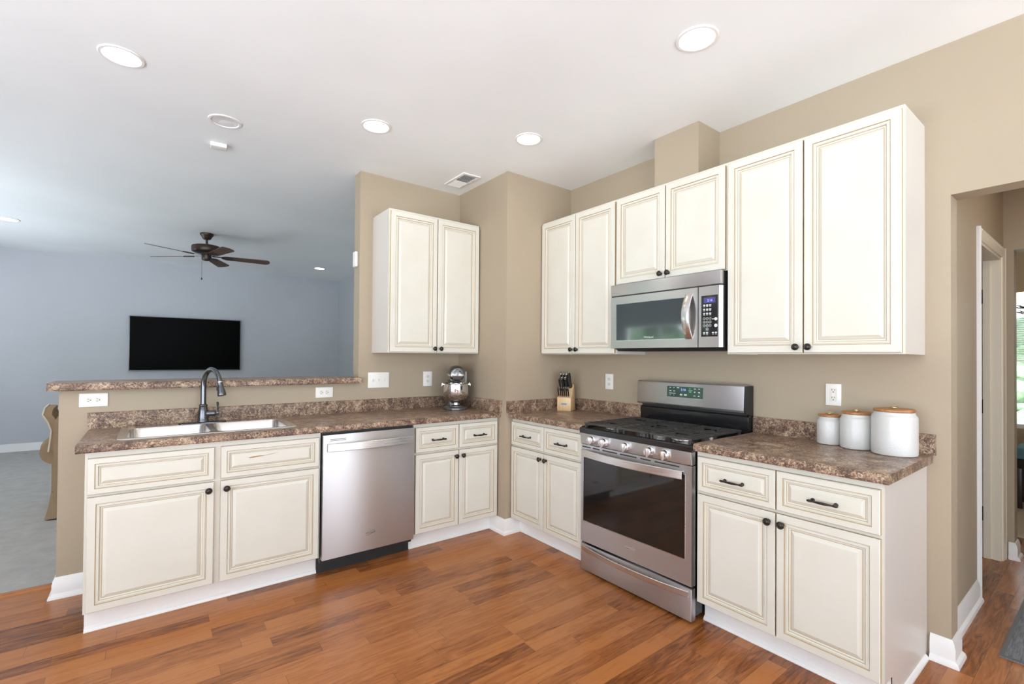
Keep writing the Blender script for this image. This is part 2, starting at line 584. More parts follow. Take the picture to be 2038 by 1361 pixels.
# windows (frames, muntins, panes)
def window(name, axis, p, a0, a1, z0, z1, nx, nz):
    mb = MB()
    def bx(u0, u1, w0, w1, c0, c1):
        if axis == 'x':
            mb.box(w0, w1, u0, u1, c0, c1, TRIM)
        else:
            mb.box(u0, u1, w0, w1, c0, c1, TRIM)
    f = .05
    bx(a0, a0+f, p-.05, p+.05, z0, z1); bx(a1-f, a1, p-.05, p+.05, z0, z1)
    bx(a0, a1, p-.05, p+.05, z0, z0+f); bx(a0, a1, p-.05, p+.05, z1-f, z1)
    for k in range(1, nx):
        a = a0+(a1-a0)*k/nx
        bx(a-.02, a+.02, p-.02, p+.02, z0, z1)
    for k in range(1, nz):
        c = z0+(z1-z0)*k/nz
        bx(a0, a1, p-.015, p+.015, c-.012, c+.012)
    o = struct(mb.build(name, smooth=0))
    g = MB()
    if axis == 'x':
        g.box(p-.003, p+.003, a0+.04, a1-.04, z0+.04, z1-.04, PANE)
    else:
        g.box(a0+.04, a1-.04, p-.003, p+.003, z0+.04, z1-.04, PANE)
    g.build('pane', o, smooth=0)
    return o
k = 1
for X, y0, y1, z0, z1 in WINS_LEFT:
    window('window_%d' % k, 'x', X-.075, y0, y1, z0, z1, 4 if y1-y0 > 3 else 2, 2); k += 1
for Y, x0, x1, z0, z1 in WINS_BACK:
    window('window_%d' % k, 'y', Y-.075, x0, x1, z0, z1, 2, 2); k += 1
X, y0, y1, z0, z1 = WIN_FAR
window('window_%d' % k, 'x', X+.075, y0, y1, z0, z1, 2, 2)
window('window_%d' % (k+1), 'y', -4.175, 1.1, 2.1, .15, 2.1, 1, 3)
sl = MB()
for q in range(30):                       # half-open blind slats over the upper half
    zz = z1-.05-q*.026
    sl.box(X-.045, X-.02, y0+.02, y1-.02, zz, zz+.006, WHITEP)
tag(sl.build('window_blind', smooth=0), 'white slatted blind over the upper half of the window in the room past the hall', 'blind')

# baseboards: a moulded profile swept along a path of floor points; the room lies to the right of the path
BBP = [(0, 0), (.030, 0), (.030, .008), (.026, .018), (.017, .024), (.015, .026), (.015, .078), (.012, .084), (.012, .094), (.006, .106), (.004, .112), (0, .112)]
def baseboard(name, pts, prof=BBP, m=None, closed=False):
    P = [Vector((p[0], p[1])) for p in pts]
    n = len(P)
    loops = []
    for i, p in enumerate(P):
        d0 = (P[i]-P[i-1]).normalized() if i else (P[1]-P[0]).normalized()
        d1 = (P[i+1]-P[i]).normalized() if i < n-1 else d0
        n0, n1 = Vector((d0.y, -d0.x)), Vector((d1.y, -d1.x))
        b = (n0+n1)
        b = b/(b.length_squared/2) if b.length > 1e-6 else n0
        loops.append([(p.x+b.x*a, p.y+b.y*a, z) for a, z in prof])
    mb = MB().loft(loops, m or TRIM)
    return struct(mb.build(name, smooth=30))
e = .0005
baseboard('baseboard_half_wall', [(XH, .74), (XH, YW-e), (-2.452, YW-e)][0:3])
baseboard('baseboard_column', [(XC-e, .074), (XC-e, YC-e), (.085, YC-e)])
baseboard('baseboard_stove_wall', [(XW-e, -2.425), (XW-e, YO-e), (XW+TW+.001, YO-e)])
baseboard('baseboard_hall_left', [(XW+TW+.03, YHL-e), (1.497, YHL-e)])
baseboard('baseboard_hall_end', [(XHW-e, YHL-.022), (XHW-e, -2.50-e), (XHW+TW+.001, -2.50-e)])
baseboard('baseboard_television_wall', [(-5.0, YT-e), (XW-.001, YT-e), (XW-.001, YW+TW+.02)])
# wood strip where the plank floor meets the carpet
struct(MB().prism([(.775, 0), (.785, .009), (.815, .011), (.825, .008), (.825, 0)], 'x', -5.0, -2.61, FLOOR).build('trim_carpet_strip', smooth=0))

# doorway of the hall: casing and jambs
def casing(name, x0, x1, zt, y, wdt=.065):
    mb = MB()
    P = [(0, 0), (wdt, 0), (wdt, .012), (wdt-.012, .019), (wdt-.022, .014), (.012, .011), (.004, .008), (0, .008)]   # (across, out)
    mb.prism([(x0-a, y-b) for a, b in P], 'z', 0, zt+wdt, TRIM)
    mb.prism([(x1+a, y-b) for a, b in P], 'z', 0, zt+wdt, CREAMDOOR)
    mb.prism([(y-b, zt+a) for a, b in P], 'x', x0, x1, CREAMDOOR)
    return mb
d1 = struct(casing('door_1', 1.575, 2.35, 2.04, YHL-e).build('door_1', smooth=0))
jb = MB()
jb.box(2.332, 2.35, YHL-.001, YHL+TW, 0, 2.04, CREAMDOOR)
jb.box(2.318, 2.332, YHL+.048, YHL+.085, 0, 2.025, CREAMDOOR, .002)
jb.box(1.575, 1.593, YHL-.001, YHL+TW, 0, 2.04, CREAMDOOR)
jb.box(1.593, 2.332, YHL-.001, YHL+TW, 2.022, 2.04, CREAMDOOR)
jb.build('door_jamb', d1, smooth=0)
for zz in (.30, 1.03, 1.78):
    hb = MB()
    hb.box(2.328, 2.3335, YHL+.086, YHL+.114, zz-.045, zz+.045, BLACKM, .002)
    hb.lathe([(.006, -.048), (.006, .048)], BLACKM, Matrix.Translation((2.324, YHL+.084, zz)), 12)
    hg = hb.build('hinge', d1)
    hg['label'] = 'black door hinge'

# ------------------------------------------------------------------ cabinets (local: x right, y away from the viewer, z up)
def door_rings(s, yf, fr):
    """raised panel profile from the outer edge inwards; fr: width of the flat frame"""
    return [(0, yf+.004, 1), (.003, yf, 0), (fr-.004, yf, 0), (fr-.001, yf+.0045, 1), (fr+.0015*s, yf+.0045, 0), (fr+.004*s, yf+.001, 0), (fr+.009*s, yf+.001, 0),
            (fr+.012*s, yf+.006, 0), (fr+.0135*s, yf+.009, 1), (fr+.016*s, yf+.009, 0), (fr+.020*s, yf+.0105, 0), (fr+.0225*s, yf+.0105, 1),
            (fr+.026*s, yf+.0085, 0), (fr+.036*s, yf+.002, 0), (fr+.038*s, yf+.0015, 0)]
def add_knob(parent, x, y, z):
    mb = MB()
    mb.lathe([(.0001, 0), (.009, 0), (.0085, .002), (.005, .005), (.0045, .012), (.007, .015), (.0135, .018), (.0165, .022), (.0162, .0245),
              (.0135, .0265), (.0125, .0262), (.0105, .0285), (.0095, .0283), (.006, .0305), (.0001, .031)], BRONZE, facing(x, y, z), 20)
    o = mb.build('knob', parent)
    o['label'] = 'dark bronze ringed knob'
    return o
def add_pull(parent, x, y, z):
    mb = MB()
    for sx_ in (-1, 1):
        mb.lathe([(.0001, 0), (.0085, 0), (.008, .003), (.0045, .006), (.004, .020), (.0058, .024), (.0001, .029)], BRONZE, facing(x+sx_*.042, y, z), 14)
    pts = [(x-.056+.112*k/16, y-.024-.003*math.sin(PI*k/16), z) for k in range(17)]
    rad = [.0035, .0058, .0045, .0036, .004, .0046, .0052, .0056, .0058, .0056, .0052, .0046, .004, .0036, .0045, .0058, .0035]
    mb.tube(pts, rad, BRONZE, 10)
    o = mb.build('drawer_pull', parent)
    o['label'] = 'dark bronze bar pull'
    return o
YF = -.014                     # front plane of the doors
def add_front(name, parent, x0, x1, z0, z1, yf=YF, fr=.036, s=1.0, label=None):
    mb = MB()
    mb.panel(x0, x1, z0, z1, yf+.019, door_rings(s, yf, fr), CREAM, GLAZE)
    o = mb.build(name, parent, smooth=0)
    if label:
        o['label'] = label
    return o

def base_cabinet(name, label, loc, rotz, wd, gap, pulls=True, depth=.595, kick_r=True, endpanel=False):
    t = thing(name, label, 'base cabinet', loc, rotz, 'cream base cabinets')
    b = MB()
    zt = .8755
    yb = .0055
    b.box(0, .018, yb+.019, depth, .115, zt, CREAM)
    if not endpanel:
        b.box(wd-.018, wd, yb+.019, depth, .115, zt, CREAM)
    b.box(.018, wd-.018, depth-.012, depth, .115, zt, CREAM)
    b.box(.018, wd-.018, yb+.019, depth-.012, .115, .133, CREAM)
    # face frame
    b.box(0, .038, yb, yb+.019, .115, zt, CREAM); b.box(wd-.038, wd-(.0042 if endpanel else 0), yb, yb+.019, .115, zt, CREAM)
    b.box(.038, wd-.038, yb, yb+.019, .115, .145, CREAM)
    for u0, u1 in ((.038, wd/2-.03), (wd/2+.03, wd-.038)):
        b.box(u0, u1, yb, yb+.019, .64, .69, CREAM)
    b.box(.038, wd-.038, yb, yb+.019, .835, zt, CREAM); b.box(wd/2-.03, wd/2+.03, yb, yb+.019, .145, .835, CREAM)
    b.build('carcass', t, smooth=0)
    k = MB()
    k.box(.0, wd, .079, .092, 0, .1145, TRIM)
    k.prism([(.079, 0), (.066, 0), (.064, .004), (.069, .016), (.079, .024)], 'x', 0, wd, TRIM)
    k.build('toe_kick', t, smooth=0)['label'] = 'white toe kick board with shoe moulding'
    m = .010
    c = wd/2
    for x0, x1, side in ((m, c-gap/2, 1), (c+gap/2, wd-m, -1)):
        d = add_front('cabinet_door', t, x0, x1, .122, .662)
        add_knob(d, (x1-.026) if side > 0 else (x0+.026), YF, .622)
    for x0, x1, side in ((m, c-gap/2, 1), (c+gap/2, wd-m, -1)):
        if pulls:
            d = add_front('drawer', t, x0, x1, .677, .849, fr=.030, s=.82)
            add_pull(d, (x0+x1)/2, YF+.0015, .757)
        else:
            d = add_front('false_drawer_front', t, x0, x1, .675, .846, fr=.030, s=.82)
            if side < 0:
                d['label'] = 'false drawer front with a worn brown scrape'
                sc = MB()
                pts = [(0, 0), (.02, .004), (.05, .005), (.085, .0045), (.12, .010), (.155, .012), (.118, .007), (.08, .002), (.05, -.001), (.022, -.0035), (.004, -.003)]
                sc.prism([(x0+.130+a, .772+q) for a, q in pts], 'y', YF+.0009, YF+.0016, WORN)
                sc.build('scrape', d, smooth=0)['label'] = 'worn brown scrape in the paint'
    if endpanel:
        p = MB()
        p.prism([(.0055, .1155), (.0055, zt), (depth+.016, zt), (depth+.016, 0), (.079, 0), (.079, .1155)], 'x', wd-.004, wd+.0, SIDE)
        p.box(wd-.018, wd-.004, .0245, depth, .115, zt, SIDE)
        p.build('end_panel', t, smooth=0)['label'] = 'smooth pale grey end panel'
        s_ = MB()
        s_.prism([(wd, 0), (wd+.013, 0), (wd+.012, .008), (wd+.006, .017), (wd, .021)], 'y', .079, depth-.012, TRIM)
        s_.build('shoe_moulding', t, smooth=0)['label'] = 'white shoe moulding along the end panel'
    return t

RS = -PI/2
base_cabinet('base_cabinet', 'wide cream base cabinet under the double sink with two false drawer fronts', (-2.446, 0, 0), 0, 1.064, .030, pulls=False)
base_cabinet('base_cabinet', 'cream base cabinet right of the dishwasher, with two drawers over two doors', (-.770, 0, 0), 0, .707, .005)
base_cabinet('base_cabinet', 'cream base cabinet between the corner column and the left side of the range', (0, -.0995, 0), RS, .765, .005)
base_cabinet('base_cabinet', 'cream base cabinet under the canisters right of the range, with a bare end panel', (0, -1.6440, 0), RS, .770, .005, endpanel=True)

def wall_cabinet(name, label, loc, rotz, wd, z0, z1, yf, yw, knobs_low=True):
    t = thing(name, label, 'wall cabinet', loc, rotz, 'cream wall cabinets')
    b = MB()
    b.box(0, .016, yf+.019, yw, z0, z1, SIDE); b.box(wd-.016, wd, yf+.019, yw, z0, z1, SIDE)  # shade on the outer sides is put into the laminate's greyer colour
    b.box(.016, wd-.016, yf+.019, yw, z1-.016, z1, CREAM)
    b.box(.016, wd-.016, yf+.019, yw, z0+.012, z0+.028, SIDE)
    b.box(.016, wd-.016, yw-.008, yw, z0+.028, z1-.016, CREAM)
    for x0, x1, a, c in ((0, .038, z0, z1), (wd-.038, wd, z0, z1), (.038, wd-.038, z0, z0+.036), (.038, wd-.038, z1-.045, z1), (wd/2-.03, wd/2+.03, z0+.036, z1-.045)):
        b.box(x0, x1, yf, yf+.019, a, c, CREAM)
    b.build('carcass', t, smooth=0)
    m, c = .008, wd/2
    for x0, x1, side in ((m, c-.003, 1), (c+.003, wd-m, -1)):
        d = add_front('cabinet_door', t, x0, x1, z0+.006, z1-.016, yf=yf-.0195, fr=.040)
        add_knob(d, (x1-.024) if side > 0 else (x0+.024), yf-.0195, z0+.034)
    return t
ZU0, ZU1 = 1.366, 2.418
wall_cabinet('wall_cabinet', 'cream two-door wall cabinet hung by itself over the stand mixer', (-.843, 0, 0), 0, .778, ZU0, ZU1, .2845, YW-.0005)
wall_cabinet('wall_cabinet', 'tall cream wall cabinet above the knife block, left of the microwave', (0, -.1005, 0), RS, .766, ZU0, ZU1, .3015, XW-.0005)
wall_cabinet('wall_cabinet', 'short cream wall cabinet directly above the microwave', (0, -.8670, 0), RS, .774, 1.826, ZU1, .3015, XW-.0005)
wall_cabinet('wall_cabinet', 'tall cream wall cabinet above the canisters, right of the microwave', (0, -1.6415, 0), RS, .766, ZU0, ZU1, .3015, XW-.0005)

# ------------------------------------------------------------------ worktops
ZC0, ZC1 = .8765, .914
def nose(y0, yb):                # profile (y,z) with a rolled front edge at y0 and a cove-free back at yb
    r = .018
    pts = [(yb, ZC0), (y0+.004, ZC0)]
    for k in range(9):
        a = -PI/2 - PI*k/8*.0
    pts += [(y0, ZC0+.006), (y0-.001, ZC0+.018)]
    for k in range(1, 7):
        a = PI*k/12
        pts.append((y0+r-.001-r*math.cos(a), ZC1-r+r*math.sin(a)))
    pts.append((yb, ZC1))
    return pts
SX0, SX1, SY0, SY1 = -2.338, -1.50, .040, .556      # outline of the sink rim
t = thing('worktop', 'brown granite-look laminate worktop along the sink wall', 'worktop', (0, 0, 0), 0, 'brown laminate worktops')
mb = MB()
x0, x1, yb = -2.478, XC-.0005, YW-.0005
hx0, hx1, hy0, hy1 = SX0+.018, SX1-.018, SY0+.018, SY1-.018
f = [p for p in nose(-.036, hy0)]
mb.prism(nose(-.036, yb), 'x', x0, hx0, LAM)
mb.prism(nose(-.036, yb), 'x', hx1, x1, LAM)
mb.prism(f, 'x', hx0, hx1, LAM)
mb.box(hx0, hx1, hy1, yb, ZC0, ZC1, LAM)
mb.build('slab', t, smooth=25)
mb = MB()
mb.prism([(yb, ZC1), (yb-.019, ZC1), (yb-.019, 1.000), (yb-.015, 1.005), (yb, 1.005)], 'x', -2.486, x1-.0195, LAM)
mb.build('backsplash', t, smooth=0)
mb = MB()
mb.prism([(x1, ZC1), (x1-.019, ZC1), (x1-.019, 1.000), (x1-.015, 1.005), (x1, 1.005)], 'y', -.052, yb, LAM)
mb.build('side_splash', t, smooth=0)

def stove_top(label, y0, y1, side):
    wd = y0-y1
    t = thing('worktop', label, 'worktop', (0, y0, 0), RS, 'brown laminate worktops')
    mb = MB()
    yb = XW-.0005
    mb.prism(nose(-.034, yb), 'x', 0, wd, LAM)
    mb.build('slab', t, smooth=25)
    mb = MB()
    mb.prism([(yb, ZC1), (yb-.019, ZC1), (yb-.019, 1.000), (yb-.015, 1.005), (yb, 1.005)], 'x', .0195 if side else 0, wd+(.012 if not side else 0), LAM)
    mb.build('backsplash', t, smooth=0)
    if side:
        mb = MB()
        mb.prism([(0, ZC1), (.019, ZC1), (.019, 1.000), (.015, 1.005), (0, 1.005)], 'y', -.055, yb, LAM)
        mb.build('side_splash', t, smooth=0)
stove_top('brown granite-look laminate worktop under the knife block, left of the range', -.0982, -.8660, True)
stove_top('brown granite-look laminate worktop under the white canisters, right of the range', -1.6440, -2.4345, False)

# raised bar on the half wall
mb = MB()
prof = [(.545, 1.1355), (.541, 1.142), (.540, 1.154)]
for k in range(1, 7):
    a = PI*k/12
    prof.append((.556-.016*math.cos(a), 1.162+.016*math.sin(a)))
prof += [(.90, 1.178), (.912, 1.168), (.912, 1.142), (.906, 1.1355)]
mb.prism(prof, 'x', -2.650, XP-.0005, LAM)
tag(mb.build('bar_top', smooth=25), 'raised brown laminate bar ledge on top of the half wall behind the sink', 'bar top')

# ------------------------------------------------------------------ sink and faucet
def rrect(x0, x1, y0, y1, r, z, n=6):
    out = []
    for cx, cy, a0 in ((x1-r, y1-r, 0), (x0+r, y1-r, PI/2), (x0+r, y0+r, PI), (x1-r, y0+r, 1.5*PI)):
        for k in range(n+1):
            a = a0+PI/2*k/n
            out.append((cx+r*math.cos(a), cy+r*math.sin(a), z))
    return out
t = thing('sink', 'stainless steel double bowl sink set into the brown worktop', 'sink', (0, 0, 0))
zs = ZC1
bowls = [(SX0+.040, -1.937, SY0+.032, SY1-.092), (-1.905, SX1-.040, SY0+.032, SY1-.092)]
# deck: outer raised rim and the flat between the bowls
mb = MB()
mb.loft([rrect(SX0, SX1, SY0, SY1, .03, zs+.0006), rrect(SX0+.003, SX1-.003, SY0+.003, SY1-.003, .03, zs+.005), rrect(SX0+.010, SX1-.010, SY0+.010, SY1-.010, .028, zs+.0065),
         rrect(SX0+.020, SX1-.020, SY0+.020, SY1-.020, .024, zs+.0035)], SINKST, cap=False)
(a0, a1, b0, b1), (c0, c1, d0, d1_) = bowls
zd = zs+.0035
X0, X1, Y0, Y1 = SX0+.020, SX1-.020, SY0+.020, SY1-.020
r_ = .002
for q in ((X0, X1, b1, Y1), (X0, X1, Y0, b0), (X0, a0, b0, b1), (a1, c0, b0, b1), (c1, X1, b0, b1)):
    mb.box(q[0]+.0, q[1], q[2], q[3], zd-.003, zd, SINKST)
# corner fillets between square holes and the rounded bowls
for (u0, u1, v0, v1) in bowls:
    R_ = .055
    for cx, cy, sx_, sy_ in ((u0, v0, 1, 1), (u1, v0, -1, 1), (u0, v1, 1, -1), (u1, v1, -1, -1)):
        poly = [(cx, cy)]
        for k in range(9):
            a = PI/2*k/8
            poly.append((cx+sx_*(R_-R_*math.sin(a)), cy+sy_*(R_-R_*math.cos(a))))
        mb.prism(poly, 'z', zd-.003, zd, SINKST)
mb.build('deck', t, smooth=30)
for u0, u1, v0, v1 in bowls:
    mb = MB()
    loops = [rrect(u0, u1, v0, v1, .055, zd-.0005, 8), rrect(u0+.004, u1-.004, v0+.004, v1-.004, .053, zd-.006, 8), rrect(u0+.010, u1-.010, v0+.010, v1-.010, .055, zd-.13, 8),
             rrect(u0+.016, u1-.016, v0+.016, v1-.016, .055, zd-.155, 8), rrect(u0+.036, u1-.036, v0+.036, v1-.036, .05, zd-.172, 8)]
    mb.loft(loops, SINKST, cap=False)
    tmp = bmesh.new()
    tmp.faces.new([tmp.verts.new(p) for p in loops[-1]])
    mb._merge(tmp, SINKST)
    bo = mb.build('bowl', t, smooth=50)
    dr = MB()
    dr.lathe([(.045, 0), (.043, .003), (.030, .001), (.028, -.004), (.0001, -.004)], CHROME, Matrix.Translation(((u0+u1)/2, (v0+v1)/2, zd-.1722)), 24, closed=False)
    dr.build('drain', bo)
FX, FY = -1.945, .510
t = thing('faucet', 'dark gunmetal gooseneck faucet with a pull-down spray head behind the sink', 'faucet', (FX, FY, zd+.0005), math.radians(24))
mb = MB()
mb.loft([[(px*1.0, py, z) for px, py, _ in rrect(-.125, .125, -.029, .029, .028, 0, 8)] for z in (0, .004)] + [[(px, py, .008) for px, py, _ in rrect(-.119, .119, -.023, .023, .0225, 0, 8)]], FAUC, T=Matrix.Rotation(math.radians(-24), 4, 'Z'))
mb.build('escutcheon_plate', t)
mb = MB()
mb.lathe([(.0001, .008), (.031, .008), (.031, .013), (.029, .017), (.029, .04), (.026, .075), (.0225, .098), (.021, .100), (.0235, .104), (.0235, .110), (.020, .114), (.016, .117), (.0001, .117)], FAUC, None, 28)
mb.build('body', t)
# spout: up, over and down; local -y is the way it reaches
RA = .088
pts = [(0, 0, .110), (0, 0, .16), (0, 0, .215)]
for k in range(1, 17):
    a = PI*k/16*.93
    pts.append((0, -(RA-RA*math.cos(a)), .235+RA*1.10*math.sin(a)))
mb = MB()
mb.tube(pts, [.0155]*3+[.0150]*8+[.0135]*8, FAUC, 16)
mb.build('spout', t)
e0, e1 = Vector(pts[-2]), Vector(pts[-1])
dv = (e1-e0).normalized()
sp = MB()
sp.tube([e1-dv*.002, e1+dv*.004, e1+dv*.006, e1+dv*.03, e1+dv*.062, e1+dv*.078, e1+dv*.082], [.0145, .0150, .0142, .0165, .0225, .0240, .0225], FAUC, 20)
sh = sp.build('spray_head', t)
rb = MB()
rb.tube([e1-dv*.004, e1+dv*.002], [.0152, .0152], CHROME, 20)
rb.build('collar', sh)['label'] = 'bright collar above the spray head'
bt = MB()
nb = Vector((0, dv.z, -dv.y))
cen = e1+dv*.035+Vector((-.019, 0, 0))
bt.box(-.004, .004, -.006, .006, -.016, .016, FAUC, .003, T=Matrix.Translation(cen))
bt.build('spray_button', sh)
hd = MB()
HT = Matrix.Rotation(math.radians(-34), 4, 'Z')
hd.tube([(.012, -.004, .055), (.045, -.004, .058), (.062, -.004, .058), (.066, -.004, .058), (.072, -.004, .058)], [.0165, .0165, .0155, .011, .006], FAUC, 18, T=HT)
hd.tube([(.060, -.004, .058), (.078, -.004, .058), (.082, -.004, .062)], [.0075, .008, .0065], FAUC, 14, T=HT)
hd.tube([(.077, -.004, .060), (.078, -.005, .075), (.078, -.007, .095), (.077, -.009, .112), (.076, -.010, .124), (.0755, -.010, .128)], [.0075, .006, .0066, .0092, .0088, .004], FAUC, 14, flat=.7, T=HT)
hd.build('handle', t)

# ------------------------------------------------------------------ appliances
def bowed_bar(x0, x1, z0, z1, y_end, y_mid, th, m, n=24, T=None):
    """a flat handle bar that bows outwards, with returns at both ends"""
    mb = MB()
    loops = []
    for k in range(n+1):
        u = k/n
        x = x0+(x1-x0)*u
        y = y_end+(y_mid-y_end)*(1-(2*u-1)**2)
        b = .003
        loops.append([(x, y, z0+b), (x, y+b, z0), (x, y+th-b, z0), (x, y+th, z0+b), (x, y+th, z1-b), (x, y+th-b, z1), (x, y+b, z1), (x, y, z1-b)])
    mb.loft(loops, m)
    return mb

# dishwasher
t = thing('dishwasher', 'stainless steel dishwasher under the brown worktop between two cream cabinets', 'dishwasher', (-1.3800, 0, 0))
mb = MB()
mb.box(.004, .602, .01, .58, .075, .872, BLACKM)
mb.build('tub_body', t, smooth=0)['label'] = 'black body around the steel door'
mb = MB()
mb.box(.0, .606, .062, .075, 0.0, .10, BLACKM)
mb.build('kick_plate', t, smooth=0)['label'] = 'black kick plate'
mb = MB()
mb.box(.004, .602, -.030, .009, .104, .858, STEEL, .004)
dd = mb.build('door', t)
mb = bowed_bar(.026, .584, .758, .806, -.050, -.074, .012, STEELH)
mb.box(.026, .052, -.050, -.029, .760, .804, STEELH, .003); mb.box(.558, .584, -.050, -.029, .760, .804, STEELH, .003)
mb.build('handle', dd)
mb = MB()
for zz in (.822, .830):
    mb.box(.045, .140, -.0312, -.029, zz-.0015, zz+.0015, DARKSLOT)
mb.build('vent_slots', dd, smooth=0)
def swoosh(parent, x, y, z, s, m):
    mb = MB()
    P = []
    for k in range(21):
        a = math.radians(200+300*k/20)
        P.append((x+s*.50*math.cos(a)+s*.1*math.sin(a), y, z+s*.17*math.sin(a)+s*.12*math.cos(a)))
    mb.tube(P, [s*.012+s*.02*math.sin(PI*k/20) for k in range(21)], m, 6, flat=.5)
    return mb.build('logo_swoosh', parent)
swoosh(dd, .300, -.0305, .213, .062, MARKD)
text_mesh('logo_lettering', 'Whirlpool', .016, MARKD, dd, TX(.268, -.0300, .208))

# range
RW = .772
t = thing('gas_range', 'stainless steel gas range with black grates standing between the two worktops', 'range', (0, -.8680, 0), RS)
mb = MB()
mb.box(.004, RW-.004, .004, .600, .035, .872, BLACK)
for fx in (.05, RW-.05):
    for fy in (.06, .55):
        mb.lathe([(.018, 0), (.018, .008), (.010, .010), (.010, .036)], BLACKM, Matrix.Translation((fx, fy, 0)), 14)
mb.build('body', t)['label'] = 'black enamelled side panels and feet'
RFY = -.036
mb = MB()
mb.box(.002, RW-.002, RFY, .003, .016, .178, STEEL, .004)
dw = mb.build('drawer', t)
mb = bowed_bar(.018, RW-.018, .136, .166, RFY-.006, RFY-.040, .012, STEELH)
mb.box(.018, .045, RFY-.006, RFY+.001, .138, .164, STEELH, .002); mb.box(RW-.045, RW-.018, RFY-.006, RFY+.001, .138, .164, STEELH, .002)
mb.build('handle', dw)
mb = MB()
DZ0, DZ1, GX0, GX1, GZ0, GZ1 = .192, .797, .024, RW-.040, .322, .748
mb.box(.002, GX0, RFY, .003, DZ0, DZ1, STEEL); mb.box(GX1, RW-.002, RFY, .003, DZ0, DZ1, STEEL)
mb.box(GX0, GX1, RFY, .003, DZ0, GZ0, STEEL); mb.box(GX0, GX1, RFY, .003, GZ1, DZ1, STEEL)
dr = mb.build('oven_door', t, smooth=0)
mb = MB()
mb.box(GX0, GX1, RFY+.002, RFY+.010, GZ0, GZ1, OVENGL)
mb.build('oven_window', dr, smooth=0)['label'] = 'dark oven window glass'
mb = MB()
for a, c, b, d in ((GX0-.003, GX1+.003, GZ0-.004, GZ0), (GX0-.003, GX1+.003, GZ1, GZ1+.004), (GX0-.004, GX0, GZ0, GZ1), (GX1, GX1+.004, GZ0, GZ1)):
    mb.box(a, c, RFY-.0015, RFY+.002, b, d, STEELH)
mb.build('window_trim', dr, smooth=0)
mb = bowed_bar(.014, RW-.050, .722, .766, RFY-.014, RFY-.052, .013, STEELH)
mb.box(.014, .040, RFY-.014, RFY+.001, .724, .764, STEELH, .002); mb.box(RW-.076, RW-.050, RFY-.014, RFY+.001, .724, .764, STEELH, .002)
mb.build('handle', dr)
mb = MB()
for a, c in ((.012, .082), (.100, .155), (.178, .290), (.312, .430), (.455, .525), (.550, .700)):
    mb.box(a, c, RFY-.0008, RFY+.002, .779, .786, DARKSLOT)
mb.build('vent_slots', dr, smooth=0)
swoosh(dr, .385, RFY-.0003, .262, .05, STEELH)
text_mesh('logo_lettering', 'Whirlpool', .017, STEELH, dr, TX(.350, RFY-.0004, .257), ext=.0008)
mb = MB()
mb.prism([(-.040, .801), (-.046, .868), (.003, .868), (.003, .801)], 'x', .002, RW-.002, STEEL, bev=.002)
cp = mb.build('control_panel', t)
for kx in (.100, .200, .360, .524, .622):
    mb = MB()
    T = facing(kx, -.0432, .834) @ Matrix.Rotation(math.radians(5), 4, 'X')
    mb.lathe([(.0001, 0), (.028, 0), (.028, .004), (.0245, .007), (.0235, .026), (.021, .030), (.0001, .030)], CHROME, T, 30)
    mb.box(-.0045, .0045, -.024, .024, .026, .042, STEELH, .002, T=T @ Matrix.Rotation(math.radians(4), 4, 'Z'))
    mb.build('knob', t)['label'] = 'chrome burner knob'
mb = MB()
ctp = [(-.046, .868), (-.048, .895), (-.044, .900), (-.030, .903), (-.012, .898), (.50, .898), (.515, .905), (.56, .905), (.56, .868)]
mb.prism(ctp, 'x', -.003, RW+.003, BLACK)
mb.prism([(-.003, .898), (-.003, .906), (.004, .906), (.012, .899), (.012, .898)], 'y', -.03, .51, BLACK)
mb.prism([(RW+.003, .898), (RW+.003, .906), (RW-.004, .906), (RW-.012, .899), (RW-.012, .898)], 'y', -.03, .51, BLACK)
mb.build('cooktop', t, smooth=25)['label'] = 'glossy black cooktop'
for bx_, by_, r in ((.150, .115, .048), (.150, .385, .040), (.386, .250, .052), (.622, .115, .050), (.622, .385, .036)):
    mb = MB()
    mb.lathe([(.0001, .8985), (r+.012, .8985), (r+.010, .903), (r, .905), (r, .912), (.0001, .912)], SILVER, Matrix.Translation((bx_, by_, 0)), 28)
    mb.lathe([(.0001, .912), (r-.004, .912), (r-.003, .917), (r-.008, .920), (.0001, .920)], IRON, Matrix.Translation((bx_, by_, 0)), 28)
    mb.build('burner', t)['label'] = 'burner with a black cap'
def grate(x0, x1, cx):
    mb = MB()
    y0, y1, zt, h, b = -.020, .490, .932, .010, .0055
    mb.box(x0, x1, y0-.004, y0+.018, zt-h, zt, IRON, .003); mb.box(x0, x1, y1-.014, y1, zt-h, zt, IRON, .003)
    mb.box(x0, x0+.012, y0, y1, zt-h, zt, IRON, .003); mb.box(x1-.012, x1, y0, y1, zt-h, zt, IRON, .003)
    for k in range(1, 9):
        y = y0+(y1-y0)*k/9
        if k in (2, 7) and cx != 'mid' or (k in (4, 5) and cx == 'mid'):
            mb.box(x0, x0+(x1-x0)*.34, y-b, y+b, zt-h, zt, IRON, .002); mb.box(x1-(x1-x0)*.34, x1, y-b, y+b, zt-h, zt, IRON, .002)
        else:
            mb.box(x0, x1, y-b, y+b, zt-h, zt, IRON, .002)
    m_ = (x0+x1)/2
    for a, c in ((y0, y0+.095), (y1-.095, y1), ((y0+y1)/2-.05, (y0+y1)/2+.05)):
        mb.box(m_-b, m_+b, a, c, zt-h-.001, zt-.001, IRON, .002)
    for fx in (x0+.010, x1-.010):
        for fy in (y0+.006, y1-.010):
            mb.box(fx-.006, fx+.006, fy-.006, fy+.006, .8985, zt-h+.003, IRON, .001)
    mb.build('grate', t)['label'] = 'black cast iron grate'
grate(.012, .268, 'a'); grate(.272, .500, 'mid'); grate(.504, RW-.012, 'b')
mb = MB()
